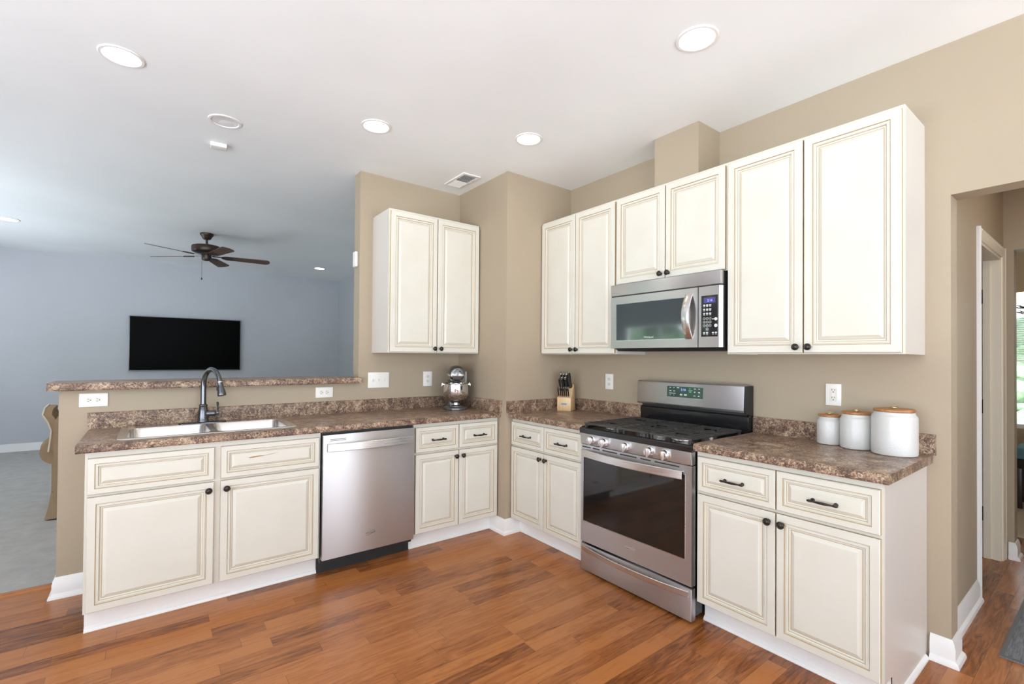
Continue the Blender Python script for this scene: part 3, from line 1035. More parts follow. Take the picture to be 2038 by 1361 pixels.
mb.prism([(.515, 1.028), (.505, 1.040), (.515, 1.180), (.522, 1.186), (.600, 1.186), (.600, 1.028)], 'x', .010, RW-.012, STEEL, bev=.002)
bgd = mb.build('backguard', t)
mb = MB()
mb.prism([(.545, .900), (.545, 1.000), (.552, 1.010), (.600, 1.010), (.600, .900)], 'x', .012, RW-.004, BLACK, bev=.003)
mb.box(.016, RW-.018, .560, .600, 1.005, 1.032, DARKSLOT)
mb.prism([(.514, 1.026), (.507, 1.040), (.517, 1.182), (.603, 1.182), (.603, 1.0)], 'x', RW-.0115, RW-.003, BLACKM)
mb.build('backguard_base', t)['label'] = 'glossy black lower back panel with a vent gap'
dy = lambda z: .505+.010*(z-1.040)/.140
TB = Matrix.Translation((0, .5085, 1.090)) @ Matrix.Rotation(math.atan2(-.010, .140), 4, 'X')
mb = MB()
mb.box(.250, .506, -.0012, .001, .0, .069, PANELGL, T=TB)
dsp = mb.build('display_panel', t, smooth=0)
dsp['label'] = 'dark touch display with lit digits'
def on_tb(x, z):
    return TB @ Matrix.Translation((x, -.0014, z)) @ RX90
text_mesh('clock_digits', '2:16', .021, DISPB, dsp, on_tb(.352, .043))
mb = MB()
for x, z, a in ((.407, .045, .026), (.410, .056, .012), (.412, .036, .014)):
    mb.box(x, x+a, -.0016, -.001, z, z+.0035, DISPG, T=TB)
mb.build('green_reading', dsp, smooth=0)['label'] = 'green lit marks'
mb = MB()
for x, z, a, b in ((.268, .058, .012, .004), (.296, .058, .010, .003), (.322, .058, .018, .005), (.268, .036, .016, .005), (.298, .036, .012, .005), (.266, .021, .024, .004), (.293, .021, .022, .004),
                   (.272, .010, .008, .003), (.298, .010, .008, .003), (.346, .012, .018, .010), (.376, .013, .020, .009), (.444, .056, .014, .005), (.474, .057, .011, .005),
                   (.445, .035, .010, .007), (.474, .034, .012, .008), (.443, .013, .013, .004), (.473, .012, .011, .006)):
    mb.box(x, x+a, -.0016, -.001, z, z+b, MARK, T=TB)
mb.build('panel_marks', dsp, smooth=0)

# microwave
t = thing('microwave', 'stainless steel over-the-range microwave hung under the short wall cabinet', 'microwave', (0, -.8690, 0), RS)
MW, MF = .770, .237
MZ0, MZ1 = 1.404, 1.8245
mb = MB()
mb.prism([(MF+.030, MZ1-.001), (MF+.030, MZ0+.004), (MF+.075, MZ0-.018), (.590, MZ0-.018), (XW-.001, MZ0+.02), (XW-.001, MZ1-.001)], 'x', .004, MW-.006, BLACKM)
mb.build('body', t, smooth=0)['label'] = 'black microwave body'
mb = MB()
mb.prism([(MF, 1.749), (MF, MZ1-.002), (MF+.032, MZ1-.002), (MF+.032, 1.749)], 'x', 0, MW, STEEL, bev=.003)
mb.build('vent_hood_strip', t)
mb = MB()
mb.box(.004, MW-.006, MF+.004, MF+.03, 1.741, 1.7495, DARKSLOT)
mb.build('vent_gap', t, smooth=0)
SXM = .636
mb = MB()
gx0, gx1, gz0, gz1 = .048, .560, 1.456, 1.692
mb.box(0, gx0, MF, MF+.032, MZ0, 1.741, STEEL); mb.box(gx1, SXM-.003, MF, MF+.032, MZ0, 1.741, STEEL)
mb.box(gx0, gx1, MF, MF+.032, MZ0, gz0, STEEL); mb.box(gx0, gx1, MF, MF+.032, gz1, 1.741, STEEL)
dm = mb.build('door', t, smooth=0)
mb = MB()
mb.box(gx0, gx1, MF+.003, MF+.012, gz0, gz1, MICGL)
mw = mb.build('window', dm, smooth=0)
mw['label'] = 'dark glass microwave window'
mb = MB()
mb.box(gx0-.003, gx0, MF-.001, MF+.004, gz0-.003, gz1+.003, SILVER); mb.box(gx1, gx1+.003, MF-.001, MF+.004, gz0-.003, gz1+.003, SILVER)
mb.box(gx0, gx1, MF-.001, MF+.004, gz0-.003, gz0, SILVER); mb.box(gx0, gx1, MF-.001, MF+.004, gz1, gz1+.003, SILVER)
mb.build('window_bead', dm, smooth=0)
text_mesh('brand_lettering', 'Whirlpool', .017, MARK, dm, TX(.265, MF+.0028, gz0+.010))
T = Matrix(((0, 0, 1, 0), (0, 1, 0, 0), (-1, 0, 0, 0), (0, 0, 0, 1)))
mb = MB()
loops = []
for k in range(25):
    u = k/24
    z = 1.452+.258*u
    y = MF-.006-.045*(1-(2*u-1)**2)
    xs = .580
    wd = .022
    loops.append([(xs-wd, y+.004, z), (xs-wd*.4, y, z), (xs+wd*.4, y, z), (xs+wd, y+.004, z), (xs+wd, y+.013, z), (xs-wd, y+.013, z)])
mb.loft(loops, STEELH)
mb.box(xs-.012, xs+.012, MF-.006, MF+.002, 1.455, 1.475, STEELH, .002); mb.box(xs-.012, xs+.012, MF-.006, MF+.002, 1.688, 1.708, STEELH, .002)
mb.build('handle', dm)
mb = MB()
mb.prism([(SXM+.002, MF), (MW-.012, MF), (MW, MF+.020), (MW, MF+.032), (SXM+.002, MF+.032)], 'z', MZ0, 1.741, STEEL)
cpm = mb.build('control_panel', t, smooth=0)
mb = MB()
kx0, kx1, kz0, kz1 = .655, .752, 1.462, 1.690
mb.box(kx0, kx1, MF-.0012, MF+.001, kz0, kz1, BLACK, .0008)
kp = mb.build('keypad', t)
kp['label'] = 'black keypad with pale printed keys'
mb = MB()
mb.box(kx0+.015, kx0+.083, MF-.0018, MF-.001, kz1-.042, kz1-.012, DISPV)
mb.build('display', kp, smooth=0)['label'] = 'dim violet clock display'
text_mesh('display_digits', '2:16', .018, DISPB, kp, TX(kx0+.036, MF-.0019, kz1-.034))
mb = MB()
for r in range(4):
    for c_ in range(3):
        if r == 3 and c_ != 1:
            continue
        cx, cz = kx0+.018+c_*.0175, kz0+.100-r*.0195
        ring = [(cx+.0068*math.cos(2*PI*k/16), MF-.0016, cz+.0068*math.sin(2*PI*k/16)) for k in range(17)]
        mb.tube(ring, .0007, MARK, 5)
for r in range(3):
    for c_ in range(3):
        cx, cz = kx0+.018+c_*.0175, kz0+.172-r*.023
        mb.box(cx-.006, cx+.006, MF-.0017, MF-.001, cz-.001, cz+.006, MARK); mb.box(cx-.005, cx+.005, MF-.0017, MF-.001, cz-.007, cz-.004, MARK)
for cx, cz in ((.018, .024), (.0355, .024), (.070, .024), (.087, .024)):
    mb.box(kx0+cx-.006, kx0+cx+.006, MF-.0017, MF-.001, kz0+cz-.006, kz0+cz+.001, MARK); mb.box(kx0+cx-.005, kx0+cx+.005, MF-.0017, MF-.001, kz0+cz-.012, kz0+cz-.009, MARK)
for cx, cz, r in ((.086, .096, .009), (.086, .060, .0095)):
    mb.lathe([(.0001, 0), (r, 0), (r, .0005), (.0001, .0005)], MARK, facing(kx0+cx, MF-.0012, kz0+cz), 18)
mb.box(kx0+.064, kx0+.076, MF-.0017, MF-.001, kz0+.094, kz0+.098, MARK)
for i, ch in enumerate('1234567890'):
    r, c_ = (i//3, i % 3) if i < 9 else (3, 1)
    cx, cz = kx0+.018+c_*.0175, kz0+.100-r*.0195
    q = text_mesh('digit', ch, .009, MARK, kp, TX(cx-.0022, MF-.0015, cz-.0032), ext=.0002)
    mb.mi(MARK)
    mb.bm.from_mesh(q.data)
    bpy.data.objects.remove(q)
mb.build('key_marks', kp, smooth=0)

# ------------------------------------------------------------------ things on the worktops
# stand mixer: local -y points to the front
t = thing('stand_mixer', 'dark silver stand mixer with a polished steel bowl in the corner of the worktop', 'stand mixer', (-.225, .375, ZC1+.0003), math.radians(-24))
mb = MB()
def oval(cx, cy, rx, ry, z, n=32):
    return [(cx+rx*math.cos(2*PI*k/n), cy+ry*math.sin(2*PI*k/n), z) for k in range(n)]
mb.loft([oval(0, .005, .106, .150, 0), oval(0, .005, .108, .152, .010), oval(0, .005, .106, .149, .018), oval(0, .005, .088, .132, .028)], MIXGREY)
mb.loft([oval(0, .105, .062, .046, .020), oval(0, .108, .050, .040, .07), oval(0, .112, .044, .036, .14), oval(0, .112, .046, .042, .20), oval(0, .108, .050, .052, .235)], MIXGREY)
for q in (-1, 1):
    mb.tube([(q*.040, .10, .190), (q*.085, .06, .193), (q*.113, .0, .193), (q*.114, -.06, .193)], .0055, MIXGREY, 10)
mb.lathe([(.0001, .026), (.060, .026), (.058, .034), (.0001, .036)], MIXGREY, Matrix.Translation((0, -.055, 0)))
mb.build('stand', t)
mb = MB()
HZ = .292
head = []
for y, r, dz in ((-.150, .010, -.004), (-.148, .030, -.004), (-.140, .050, -.003), (-.122, .062, -.002), (-.09, .0675, 0), (-.03, .069, 0), (.04, .067, 0), (.10, .060, 0), (.135, .049, -.002), (.150, .032, -.004), (.155, .010, -.005)):
    head.append([(r*math.cos(2*PI*k/32), y, HZ+dz+r*.93*math.sin(2*PI*k/32)) for k in range(32)])
mb.loft(head, MIXGREY)
mb.lathe([(.0001, .232), (.044, .232), (.048, .246), (.046, .262), (.0001, .262)], CHROME, Matrix.Translation((0, -.075, 0)))
mb.lathe([(.0001, .215), (.018, .215), (.040, .222), (.040, .236), (.0001, .236)], BLACKM, Matrix.Translation((0, -.075, 0)))
hd = mb.build('motor_head', t)
mb = MB()
band = []
for zz, q in ((HZ-.024, .0008), (HZ-.022, .0022), (HZ-.006, .0022), (HZ-.004, .0008)):
    lp = []
    for y, r, dz in ((.10, .060, 0), (.04, .067, 0), (-.03, .069, 0), (-.09, .0675, 0), (-.122, .062, -.002), (-.140, .050, -.003), (-.148, .030, -.004)):
        sz = (zz-HZ-dz)/(r*.93)
        lp.append((r*math.sqrt(max(0, 1-sz*sz))+q, y, zz))
    full = [(x, y-(q if i > 3 else 0)*.8, z) for i, (x, y, z) in enumerate(lp)]
    full += [(-x, y, z) for x, y, z in reversed(full)]
    band.append(full)
mb.loft(band, SILVER, cap=False, close=False)
bd = mb.build('trim_band', hd)
bd['label'] = 'silver band around the mixer head'
text_mesh('brand_lettering', 'KitchenAid', .0145, MARKD, hd, TX(-.034, -.1505, HZ-.0200), ext=.001)
mb = MB()
mb.lathe([(.0001, 0), (.0175, 0), (.0175, .006), (.013, .008), (.0125, .005), (.0001, .005)], SILVER, facing(-.014, -.138, HZ+.014), 24)
mb.lathe([(.0001, 0), (.0085, 0), (.0085, .010), (.0001, .012)], BLACKM, facing(.018, -.138, HZ+.014), 16)
mb.build('attachment_hub', hd)
mb = MB()
mb.lathe([(.0001, .0365), (.034, .0365), (.036, .041), (.031, .047), (.040, .056), (.066, .072), (.088, .096), (.0985, .125), (.1015, .155), (.1015, .206), (.1045, .210), (.1035, .213), (.0995, .211),
          (.099, .155), (.095, .126), (.085, .098), (.064, .075), (.0001, .062)], CHROME, Matrix.Translation((0, -.055, 0)), 40)
for q in (-1, 1):
    mb.box(min(q*.099, q*.117), max(q*.099, q*.117), -.072, -.038, .198, .206, CHROME, .002)
    mb.lathe([(.0001, .200), (.005, .200), (.005, .214), (.0001, .214)], CHROME, Matrix.Translation((q*.110, -.055, 0)), 12)
mb.build('bowl', t)['label'] = 'polished steel mixing bowl'
mb = MB()
mb.tube([(.044, .08, .255), (.072, .08, .258)], [.003, .003], SILVER, 8)
mb.lathe([(.0001, 0), (.007, .002), (.008, .008), (.0001, .014)], BLACKM, Matrix.Translation((.070, .08, .258)) @ Matrix.Rotation(PI/2, 4, 'Y'), 12)
mb.build('speed_lever', t)

# knife block: local -y is the front
KL = (.462, -.210, ZC1+.0003)
KR = math.radians(-62)
t = thing('knife_block', 'pale maple knife block on the worktop beside the corner column', 'knife block', KL, KR)
mb = MB()
W2 = .057
prof = [(-.050, 0), (.072, 0), (.100, .030), (.066, .205), (.052, .212), (-.020, .135), (-.030, .112), (-.050, .108)]
mb.prism([(-.050, 0), (.074, 0), (.040, .205), (.022, .212), (-.024, .118), (-.050, .105)], 'x', -W2, W2, BLOCKW, bev=.003)
mb.build('block', t)
mb = MB()
mb.box(-.027, .027, -.0512, -.0495, .045, .066, PLATE, .0005)
pl = mb.build('label_plate', t)
pl['label'] = 'small silver label plate'
mb = MB()
mb.box(-.020, .020, -.0517, -.0511, .053, .058, MARKD)
mb.build('engraved_line', pl, smooth=0)
BW = Matrix.Translation(KL) @ Matrix.Rotation(KR, 4, 'Z')
LEAN = math.radians(-24)                   # handles lean towards the front
def knife(name, label, group, x, y, z, ln, hw, ht, dark=True, first=None):
    p = BW @ Vector((x, y, z))
    if first:
        r = dup(first, p, None, label)
        return r
    o = bpy.data.objects.new(name, None); C.objects.link(o)
    o.empty_display_size = .03
    o.location = p
    o.rotation_euler = (BW.to_3x3() @ Matrix.Rotation(-LEAN, 3, 'X')).to_euler()
    tag(o, label, 'knife', group)
    mb = MB()
    mb.box(-.0008, .0008, -hw*.9, hw*.9, -.050, .002, SILVER)
    mb.build('blade', o, smooth=0)
    mb = MB()
    mb.box(-ht*1.02, ht*1.02, -hw*.92, hw*.92, 0, .012, SILVER, .0015)
    mb.build('bolster', o)['label'] = 'steel bolster'
    mb = MB()
    mb.loft([[(ht*a, hw*b*q, z_) for a, b in ((-.7, -1), (.7, -1), (1, -.7), (1, .7), (.7, 1), (-.7, 1), (-1, .7), (-1, -.7))] for z_, q in ((.012, .86), (.3*ln, 1.0), (.55*ln, .88), (.8*ln, 1.0), (ln-.010, 1.1))], BLACKM if dark else DARKWOOD)
    hn = mb.build('handle', o)
    mb = MB()
    for zz in (.35, .65):
        mb.lathe([(.0001, -ht*1.06), (.002, -ht*1.06), (.002, ht*1.06), (.0001, ht*1.06)], SILVER, Matrix.Translation((0, 0, zz*ln)) @ Matrix.Rotation(PI/2, 4, 'Y'), 8)
    mb.build('rivets', hn)
    mb = MB()
    mb.box(-ht*1.08, ht*1.08, -hw*1.15, hw*1.15, ln-.010, ln+.008, SILVER, .002)
    mb.build('end_cap', o)['label'] = 'bright steel end cap'
    return o
first = None
ords = ['leftmost', 'second from left', 'third from left', 'fourth from left', 'fifth from left', 'rightmost']
for k in range(6):
    o = knife('steak_knife', '%s of six small steak knives along the front of the knife block' % ords[k], 'small steak knives in the knife block',
              -.045+.0165*k, -.038, .112, .082, .0065, .0038, first=first)
    first = first or o
first = None
for k, (x, y, z) in enumerate(((-.040, -.008, .1555), (-.014, -.008, .1555), (.012, -.008, .1555))):
    o = knife('kitchen_knife', '%s of the three larger knives in the middle row of the knife block' % ('leftmost', 'middle one', 'rightmost')[k], 'larger knives in the knife block', x, y, z, .118, .0105, .0068, first=first)
    first = first or o
f2 = first
for k, (x, y, z) in enumerate(((-.030, .011, .193), (-.007, .011, .193), (.015, .011, .193))):
    knife('kitchen_knife', '%s of the three tallest silver-capped knives in the back row of the knife block' % ('leftmost', 'middle one', 'rightmost')[k], 'larger knives in the knife block', x, y, z, .118, .0105, .0068, first=f2)
p = BW @ Vector((.038, .010, .190))
o = thing('kitchen_shears', 'black handled kitchen shears, the thick all-black handle right of the silver-capped knives', 'shears', p)
o.rotation_euler = (BW.to_3x3() @ Matrix.Rotation(-LEAN, 3, 'X')).to_euler()
mb = MB()
mb.loft([oval(0, 0, .010, .016, -.004, 20), oval(0, 0, .013, .026, .006, 20), oval(0, -.002, .012, .022, .018, 20), oval(0, 0, .009, .015, .032, 20), oval(0, 0, .010, .016, .07, 20), oval(0, 0, .010, .017, .105, 20),
         oval(0, 0, .008, .014, .118, 20), oval(0, 0, .003, .006, .123, 20)], BLACKM)
mb.build('handle', o)
mb = MB()
mb.box(-.0015, .0015, -.010, .010, -.06, .0, SILVER)
mb.build('blade', o, smooth=0)

# canisters
def canister(label, x, y, r, h, lid):
    t = thing('canister', label, 'canister', (x, y, ZC1+.0003), math.radians(-20), 'white canisters with wooden lids')
    hs = h-lid-.020
    mb = MB()
    mb.lathe([(.0001, 0), (r-.006, 0), (r-.001, .004), (r, .010), (r, hs-.010), (r-.002, hs)], CERAM, None, 56, closed=False)
    mb.lathe([(r-.002, hs), (r-.008, hs+.008), (r*.885, hs+.013), (r*.885, h-lid-.002), (r*.885-.004, h-lid), (r*.885-.008, h-lid-.002), (r*.885-.008, hs), (.0001, hs-.01)], CERAMP, None, 56, closed=False)
    mb.build('jar', t, smooth=40)
    rl = r*.90
    mb = MB()
    mb.lathe([(.0001, h-lid+.0005), (rl-.002, h-lid+.0005), (rl, h-lid+.003), (rl, h-.003), (rl-.003, h), (.0001, h)], LIDWOOD, None, 48)
    ld = mb.build('lid', t)
    ld['label'] = 'round brown wooden lid'
    mb = MB()
    mb.lathe([(.0001, h), (.007, h), (.006, h+.002), (.003, h+.005), (.003, h+.007)], BRASS, None, 16)
    ring = [(.012+.013*math.cos(2*PI*k/20)-.012, .013*math.sin(2*PI*k/20), h+.0075+.002*math.cos(2*PI*k/20)) for k in range(21)]
    mb.tube(ring, .0024, BRASS, 8)
    mb.build('ring_pull', ld)['label'] = 'pale brass ring pull'
canister('smallest white ceramic canister with a wooden lid, nearest the range', .532, -2.052, .0545, .150, .011)
canister('middle-sized white ceramic canister with a wooden lid between the other two', .508, -2.174, .0665, .176, .011)
canister('largest white ceramic canister with a wooden lid, nearest the worktop end', .480, -2.327, .0850, .206, .012)

# ------------------------------------------------------------------ plates on the walls (local: x right, -y out of the wall)
def plate(name, label, cat, loc, rotz, wd, ht, slots, group):
    t = thing(name, label, cat, loc, rotz, group)
    mb = MB()
    mb.box(-wd/2, wd/2, -.0065, -.0003, -ht/2, ht/2, WHITEP, .002)
    mb.build('cover_plate', t)
    for kind, x, z in slots:
        mb = MB()
        if kind in 'oO':
            for q in (-1, 1):
                cx, cz = (x, z+q*.0195) if kind == 'o' else (x+q*.0195, z)
                def P(a, b):
                    return (cx+a, cz+b) if kind == 'o' else (cx-b, cz+a)
                poly = [P(.0165*math.cos(2*PI*k/24), .0140*math.sin(2*PI*k/24)) for k in range(24)]
                mb.prism(poly, 'y', -.0082, -.006, IVORY)
                for a, b, ww, hh in ((-.0063, .004, .0022, .0075), (.0063, .004, .0022, .0065)):
                    u, v_ = P(a, b)
                    w_, h_ = (ww, hh) if kind == 'o' else (hh, ww)
                    mb.box(u-w_/2, u+w_/2, -.0085, -.008, v_-h_/2, v_+h_/2, DARKSLOT)
                u, v_ = P(0, -.006)
                mb.lathe([(.0001, 0), (.0026, 0), (.0026, .0005), (.0001, .0005)], DARKSLOT, facing(u, -.0081, v_), 10)
            mb.build('receptacle', t, smooth=0)
        elif kind == 'g':
            mb.box(x-.0165, x+.0165, -.0078, -.006, z-.0335, z+.0335, IVORY, .001)
            for q in (-1, 1):
                for a, hh in ((-.0063, .0075), (.0063, .0065)):
                    mb.box(x+a-.0011, x+a+.0011, -.0082, -.0077, z+q*.020+.002, z+q*.020+.002+hh, DARKSLOT)
                mb.lathe([(.0001, 0), (.0026, 0), (.0026, .0005), (.0001, .0005)], DARKSLOT, facing(x, -.0077, z+q*.020-.006), 10)
            mb.box(x-.006, x+.006, -.0088, -.0077, z-.006, z-.001, WHITEP); mb.box(x-.006, x+.006, -.0088, -.0077, z+.001, z+.006, WHITEP)
            mb.build('receptacle', t, smooth=0)
        else:
            mb.box(x-.0055, x+.0055, -.0075, -.006, z-.012, z+.012, IVORY)
            mb.box(x-.0035, x+.0035, -.016, -.006, z-.002, z+.008, IVORY, .001, T=Matrix.Translation((0, 0, 0)))
            mb.build('toggle', t, smooth=0)
    return t
G = 'white wall outlets'
plate('outlet', 'white sideways outlet on the half wall at the left end of the backsplash', 'outlet', (-2.462, YW, 1.077), 0, .124, .076, [('O', 0, 0)], G)
plate('outlet', 'white sideways outlet on the half wall right of the faucet, under the bar ledge end', 'outlet', (-1.196, YW, 1.071), 0, .122, .076, [('O', 0, 0)], G)
plate('switch_plate', 'white triple toggle switch plate under the left edge of the single wall cabinet', 'light switch', (-.786, YW, 1.152), 0, .170, .120, [('s', -.046, 0), ('s', 0, 0), ('s', .046, 0)], None)
plate('outlet', 'white upright outlet on the wall just left of the stand mixer', 'outlet', (-.360, YW, 1.153), 0, .080, .122, [('o', 0, 0)], G)
plate('blank_plate', 'plain white cover plate partly hidden by the stand mixer on the column side', 'wall plate', (XC, .505, 1.152), -PI/2, .080, .122, [], None)
plate('outlet', 'white upright outlet on the wall between the knife block and the range', 'outlet', (XW, -.536, 1.157), -PI/2, .076, .118, [('o', 0, 0)], G)
plate('outlet', 'white safety outlet with a test button above the smallest canister', 'outlet', (XW, -2.044, 1.159), -PI/2, .070, .112, [('g', 0, 0)], G)
# small white sensor on the end of the full wall
mb = MB()
mb.box(-.030, .030, -.024, -.0003, -.060, .060, WHITEP, .010, 3)
o = mb.build('motion_sensor', loc=(XP, .665, 2.088), rotz=-PI/2)
tag(o, 'small white sensor box on the end of the full wall by the living room', 'sensor')

# ------------------------------------------------------------------ ceiling
def downlight(label, x, y, kind, r=.090):
    t = thing('recessed_light', label, 'ceiling light', (x, y, H), 0, 'round recessed ceiling lights')
    mb = MB()
    mb.lathe([(r*.80, -.0005), (r, -.0005), (r, -.003), (r*.96, -.0055), (r*.84, -.006), (r*.80, -.003)], TRIM, None, 40, closed=False)
    mb.build('trim_ring', t)
    if kind == 'off':
        mb = MB()
        mb.lathe([(r*.82, -.004), (r*.78, -.0012), (r*.62, -.0016), (r*.60, -.0012), (.0001, -.0012)], BAFFLE, None, 40, closed=False)
        mb.build('reflector', t)['label'] = 'white inside of the unlit light'
        mb = MB()
        mb.lathe([(.0001, -.0022), (r*.40, -.0022), (r*.44, -.0014), (.0001, -.0014)], LAMPOFF, Matrix.Translation((r*.10, r*.25, 0)), 32)
        mb.build('bulb', t)
    else:
        mb = MB()
        mb.lathe([(.0001, -.0040), (r*.79, -.0040), (r*.82, -.0020), (.0001, -.0020)], LAMPON if kind == 'on' else LAMPWARM, None, 40)
        mb.build('lens', t)
    return t
downlight('lit recessed light over the left end of the sink worktop', -2.335, -.062, 'on')
downlight('unlit recessed light next to the small white detector on the ceiling', -1.866, .362, 'off')
downlight('lit recessed light in front of the single wall cabinet, midway along the ceiling', -1.117, -.154, 'on')
downlight('lit recessed light nearest the corner column', -.270, -.606, 'on')
downlight('large bright recessed light at the top right, before the tall right wall cabinet', -.295, -1.815, 'on')
downlight('warm recessed light at the left edge of the photo in the living room', -3.431, 4.241, 'warm')
downlight('small warm recessed light in the far right corner of the living room', -.047, 5.037, 'warm')
mb = MB()
mb.box(-.048, .048, -.034, .034, -.028, -.0003, WHITEP, .008, 3)
tag(mb.build('detector', loc=(-1.862, .752, H), rotz=math.radians(-4)), 'small white box detector on the ceiling beyond the unlit light', 'detector')
t = thing('ceiling_vent', 'white rectangular air vent on the ceiling in the corner before the column', 'air vent', (-.233, .285, H))
mb = MB()
a, b = .078, .155
for q in ((-a, a, -b, -b+.024), (-a, a, b-.024, b), (-a, -a+.024, -b+.024, b-.024), (a-.024, a, -b+.024, b-.024)):
    mb.box(q[0], q[1], q[2], q[3], -.008, -.0004, TRIM, .002)
mb.build('frame', t)
mb = MB()
mb.box(-a+.022, a-.022, -b+.022, b-.022, -.0016, -.0006, DARKSLOT)
mb.build('duct_opening', t, smooth=0)['label'] = 'dark duct behind the vent slats'
mb = MB()
for k in range(13):
    y = -b+.030+k*(2*b-.060)/12
    an = math.radians(50 if k < 7 else -50)
    mb.box(-a+.022, a-.022, -.0085, .0085, -.0006, .0006, TRIM, T=Matrix.Translation((0, y, -.0078)) @ Matrix.Rotation(an*.75, 4, 'X'))
mb.build('slats', t, smooth=0)

# ceiling fan
t = thing('ceiling_fan', 'dark bronze ceiling fan with five brown wooden blades in the living room', 'ceiling fan', (-1.706, 3.601, H))
def zz(z):
    return z-H
mb = MB()
mb.lathe([(.0001, -.0005), (.068, -.0005), (.070, -.010), (.066, -.022), (.052, -.040), (.046, -.058), (.034, -.070), (.0001, -.072)], FANM, None, 32)
mb.build('canopy', t)
mb = MB()
mb.lathe([(.0001, -.07), (.0125, -.07), (.0125, -.125), (.024, -.130), (.026, -.142), (.0001, -.142)], FANM, None, 20)
mb.build('downrod', t)
mb = MB()
mb.lathe([(.0001, -.138), (.060, -.138), (.120, -.143), (.146, -.152), (.152, -.162), (.152, -.205), (.146, -.218), (.128, -.228), (.070, -.236), (.0001, -.238)], FANM, None, 48)
mb.build('motor_housing', t)
mb = MB()
mb.lathe([(.0001, -.236), (.060, -.236), (.060, -.246), (.050, -.252), (.050, -.300), (.044, -.312), (.020, -.320), (.0001, -.321)], FANM, None, 32)
mb.build('switch_housing', t)
for k in range(5):
    a = math.radians(-4+72*k)
    Tk = Matrix.Rotation(a, 4, 'Z') @ Matrix.Translation((0, 0, -.268)) @ Matrix.Rotation(math.radians(-12), 4, 'X')
    outline = []
    L0, L1 = .185, .665
    for q in range(9):
        u = q/8
        outline.append((L0+(L1-.05-L0)*u, -(.050+.016*u)))
    for q in range(1, 12):
        b = -PI/2+PI*q/12
        outline.append((L1-.05+.050*math.cos(b), .066*math.sin(b)))
    for q in range(9):
        u = 1-q/8
        outline.append((L0+(L1-.05-L0)*u, .050+.016*u))
    mb = MB()
    mb.prism(outline, 'z', -.003, .003, BLADEW, T=Tk)
    bl = mb.build('blade', t, smooth=0)
    mb = MB()
    arm = [(.055, -.016), (.15, -.012), (.175, -.030), (.215, -.042), (.255, -.034), (.275, -.010), (.275, .010), (.255, .034), (.215, .042), (.175, .030), (.15, .012), (.055, .016)]
    mb.prism(arm, 'z', .0032, .008, FANM, T=Tk)
    mb.prism([(x, y) for x, y in arm[1:-1]], 'z', -.0065, -.0032, FANM, T=Tk)
    mb.build('blade_iron', t, smooth=0)
mb = MB()
mb.tube([(-.045, -.02, -.30), (-.047, -.022, -.40), (-.047, -.022, -.525)], .0016, FANM, 6)
mb.lathe([(.0001, -.550), (.008, -.548), (.006, -.530), (.002, -.522), (.0001, -.522)], FANM, Matrix.Translation((-.047, -.022, 0)), 12)
mb.build('pull_chain', t)

# ------------------------------------------------------------------ living room
t = thing('television', 'wide black flat television mounted on the blue-grey living room wall', 'television', (-1.748, YT, 1.502), 0)
mb = MB()
mb.box(-.735, .735, -.058, -.020, -.420, .420, TVFR, .004)
mb.box(-.30, .30, -.0205, -.0005, -.20, .20, BLACKM)
mb.build('casing', t)
mb = MB()
mb.box(-.724, .724, -.0600, -.0575, -.404, .410, TVBLK)
mb.build('screen', t, smooth=0)['label'] = 'plain black screen, switched off'
# wing chair, its back to the kitchen: local +y is the way it faces
t = thing('wing_chair', 'tan upholstered wing chair with cream piping, half hidden behind the half wall', 'armchair', (-2.425, 2.560, .008), math.radians(-6))
def cushion(x0, x1, y0, y1, z0, z1, b, m, mb=None, seg=4):
    mb = mb or MB()
    return mb.box(x0, x1, y0, y1, z0, z1, m, b, seg)
mb = MB()
mb.box(-.335, .335, -.300, .330, .150, .330, CHAIRF, .02)
mb.build('seat_frame', t)
mb = MB()
mb.box(-.285, .285, -.230, .360, .325, .470, CHAIRF, .045, 4)
mb.build('seat_cushion', t)
mb = MB()
mb.loft([[(-.36, -.335+.0, .15), (.36, -.335, .15), (.36, -.235, .15), (-.36, -.235, .15)], [(-.355, -.355, .42), (.355, -.355, .42), (.355, -.245, .42), (-.355, -.245, .42)],
         [(-.35, -.400, .72), (.35, -.400, .72), (.35, -.28, .72), (-.35, -.28, .72)], [(-.345, -.412, .79), (.345, -.412, .79), (.345, -.30, .79), (-.345, -.30, .79)],
         [(-.320, -.420, .835), (.320, -.420, .835), (.320, -.31, .835), (-.320, -.31, .835)], [(-.24, -.425, .865), (.24, -.425, .865), (.24, -.325, .865), (-.24, -.325, .865)]], CHAIRF)
mb.build('backrest', t)
for s_ in (-1, 1):
    mb = MB()
    mb.tube([(s_*.352, -.30, .535), (s_*.362, -.18, .545), (s_*.368, .10, .545), (s_*.366, .300, .535), (s_*.364, .322, .53)], [.100, .115, .115, .108, .064], CHAIRF, 22)
    mb.box(min(s_*.300, s_*.385), max(s_*.300, s_*.385), -.29, .315, .15, .54, CHAIRF, .015)
    mb.build('arm', t)
    mb = MB()
    P = [(-.36, .55), (-.375, .64), (-.392, .72), (-.408, .79), (-.415, .85), (-.400, .90), (-.36, .925), (-.31, .915), (-.27, .885), (-.23, .84), (-.20, .79), (-.17, .70), (-.15, .64), (-.10, .60), (-.10, .55)]
    FL = lambda z: s_*(.050*math.exp(-((z-.865)/.075)**2)+.030*math.exp(-((z-.58)/.06)**2))-s_*.022
    mb.prism(P, 'x', s_*.345-.032+s_*.012, s_*.345+.032+s_*.012, CHAIRF, bev=.024)
    for vv in mb.bm.verts:
        vv.co.x += FL(vv.co.z)
    wg = mb.build('wing', t)
    mb = MB()
    mb.tube([(s_*.384+FL(z), y, z) for y, z in P[:11]], .0065, PIPING, 8)
    mb.build('piping', wg)['label'] = 'cream piping along the wing edge'
sk = MB()
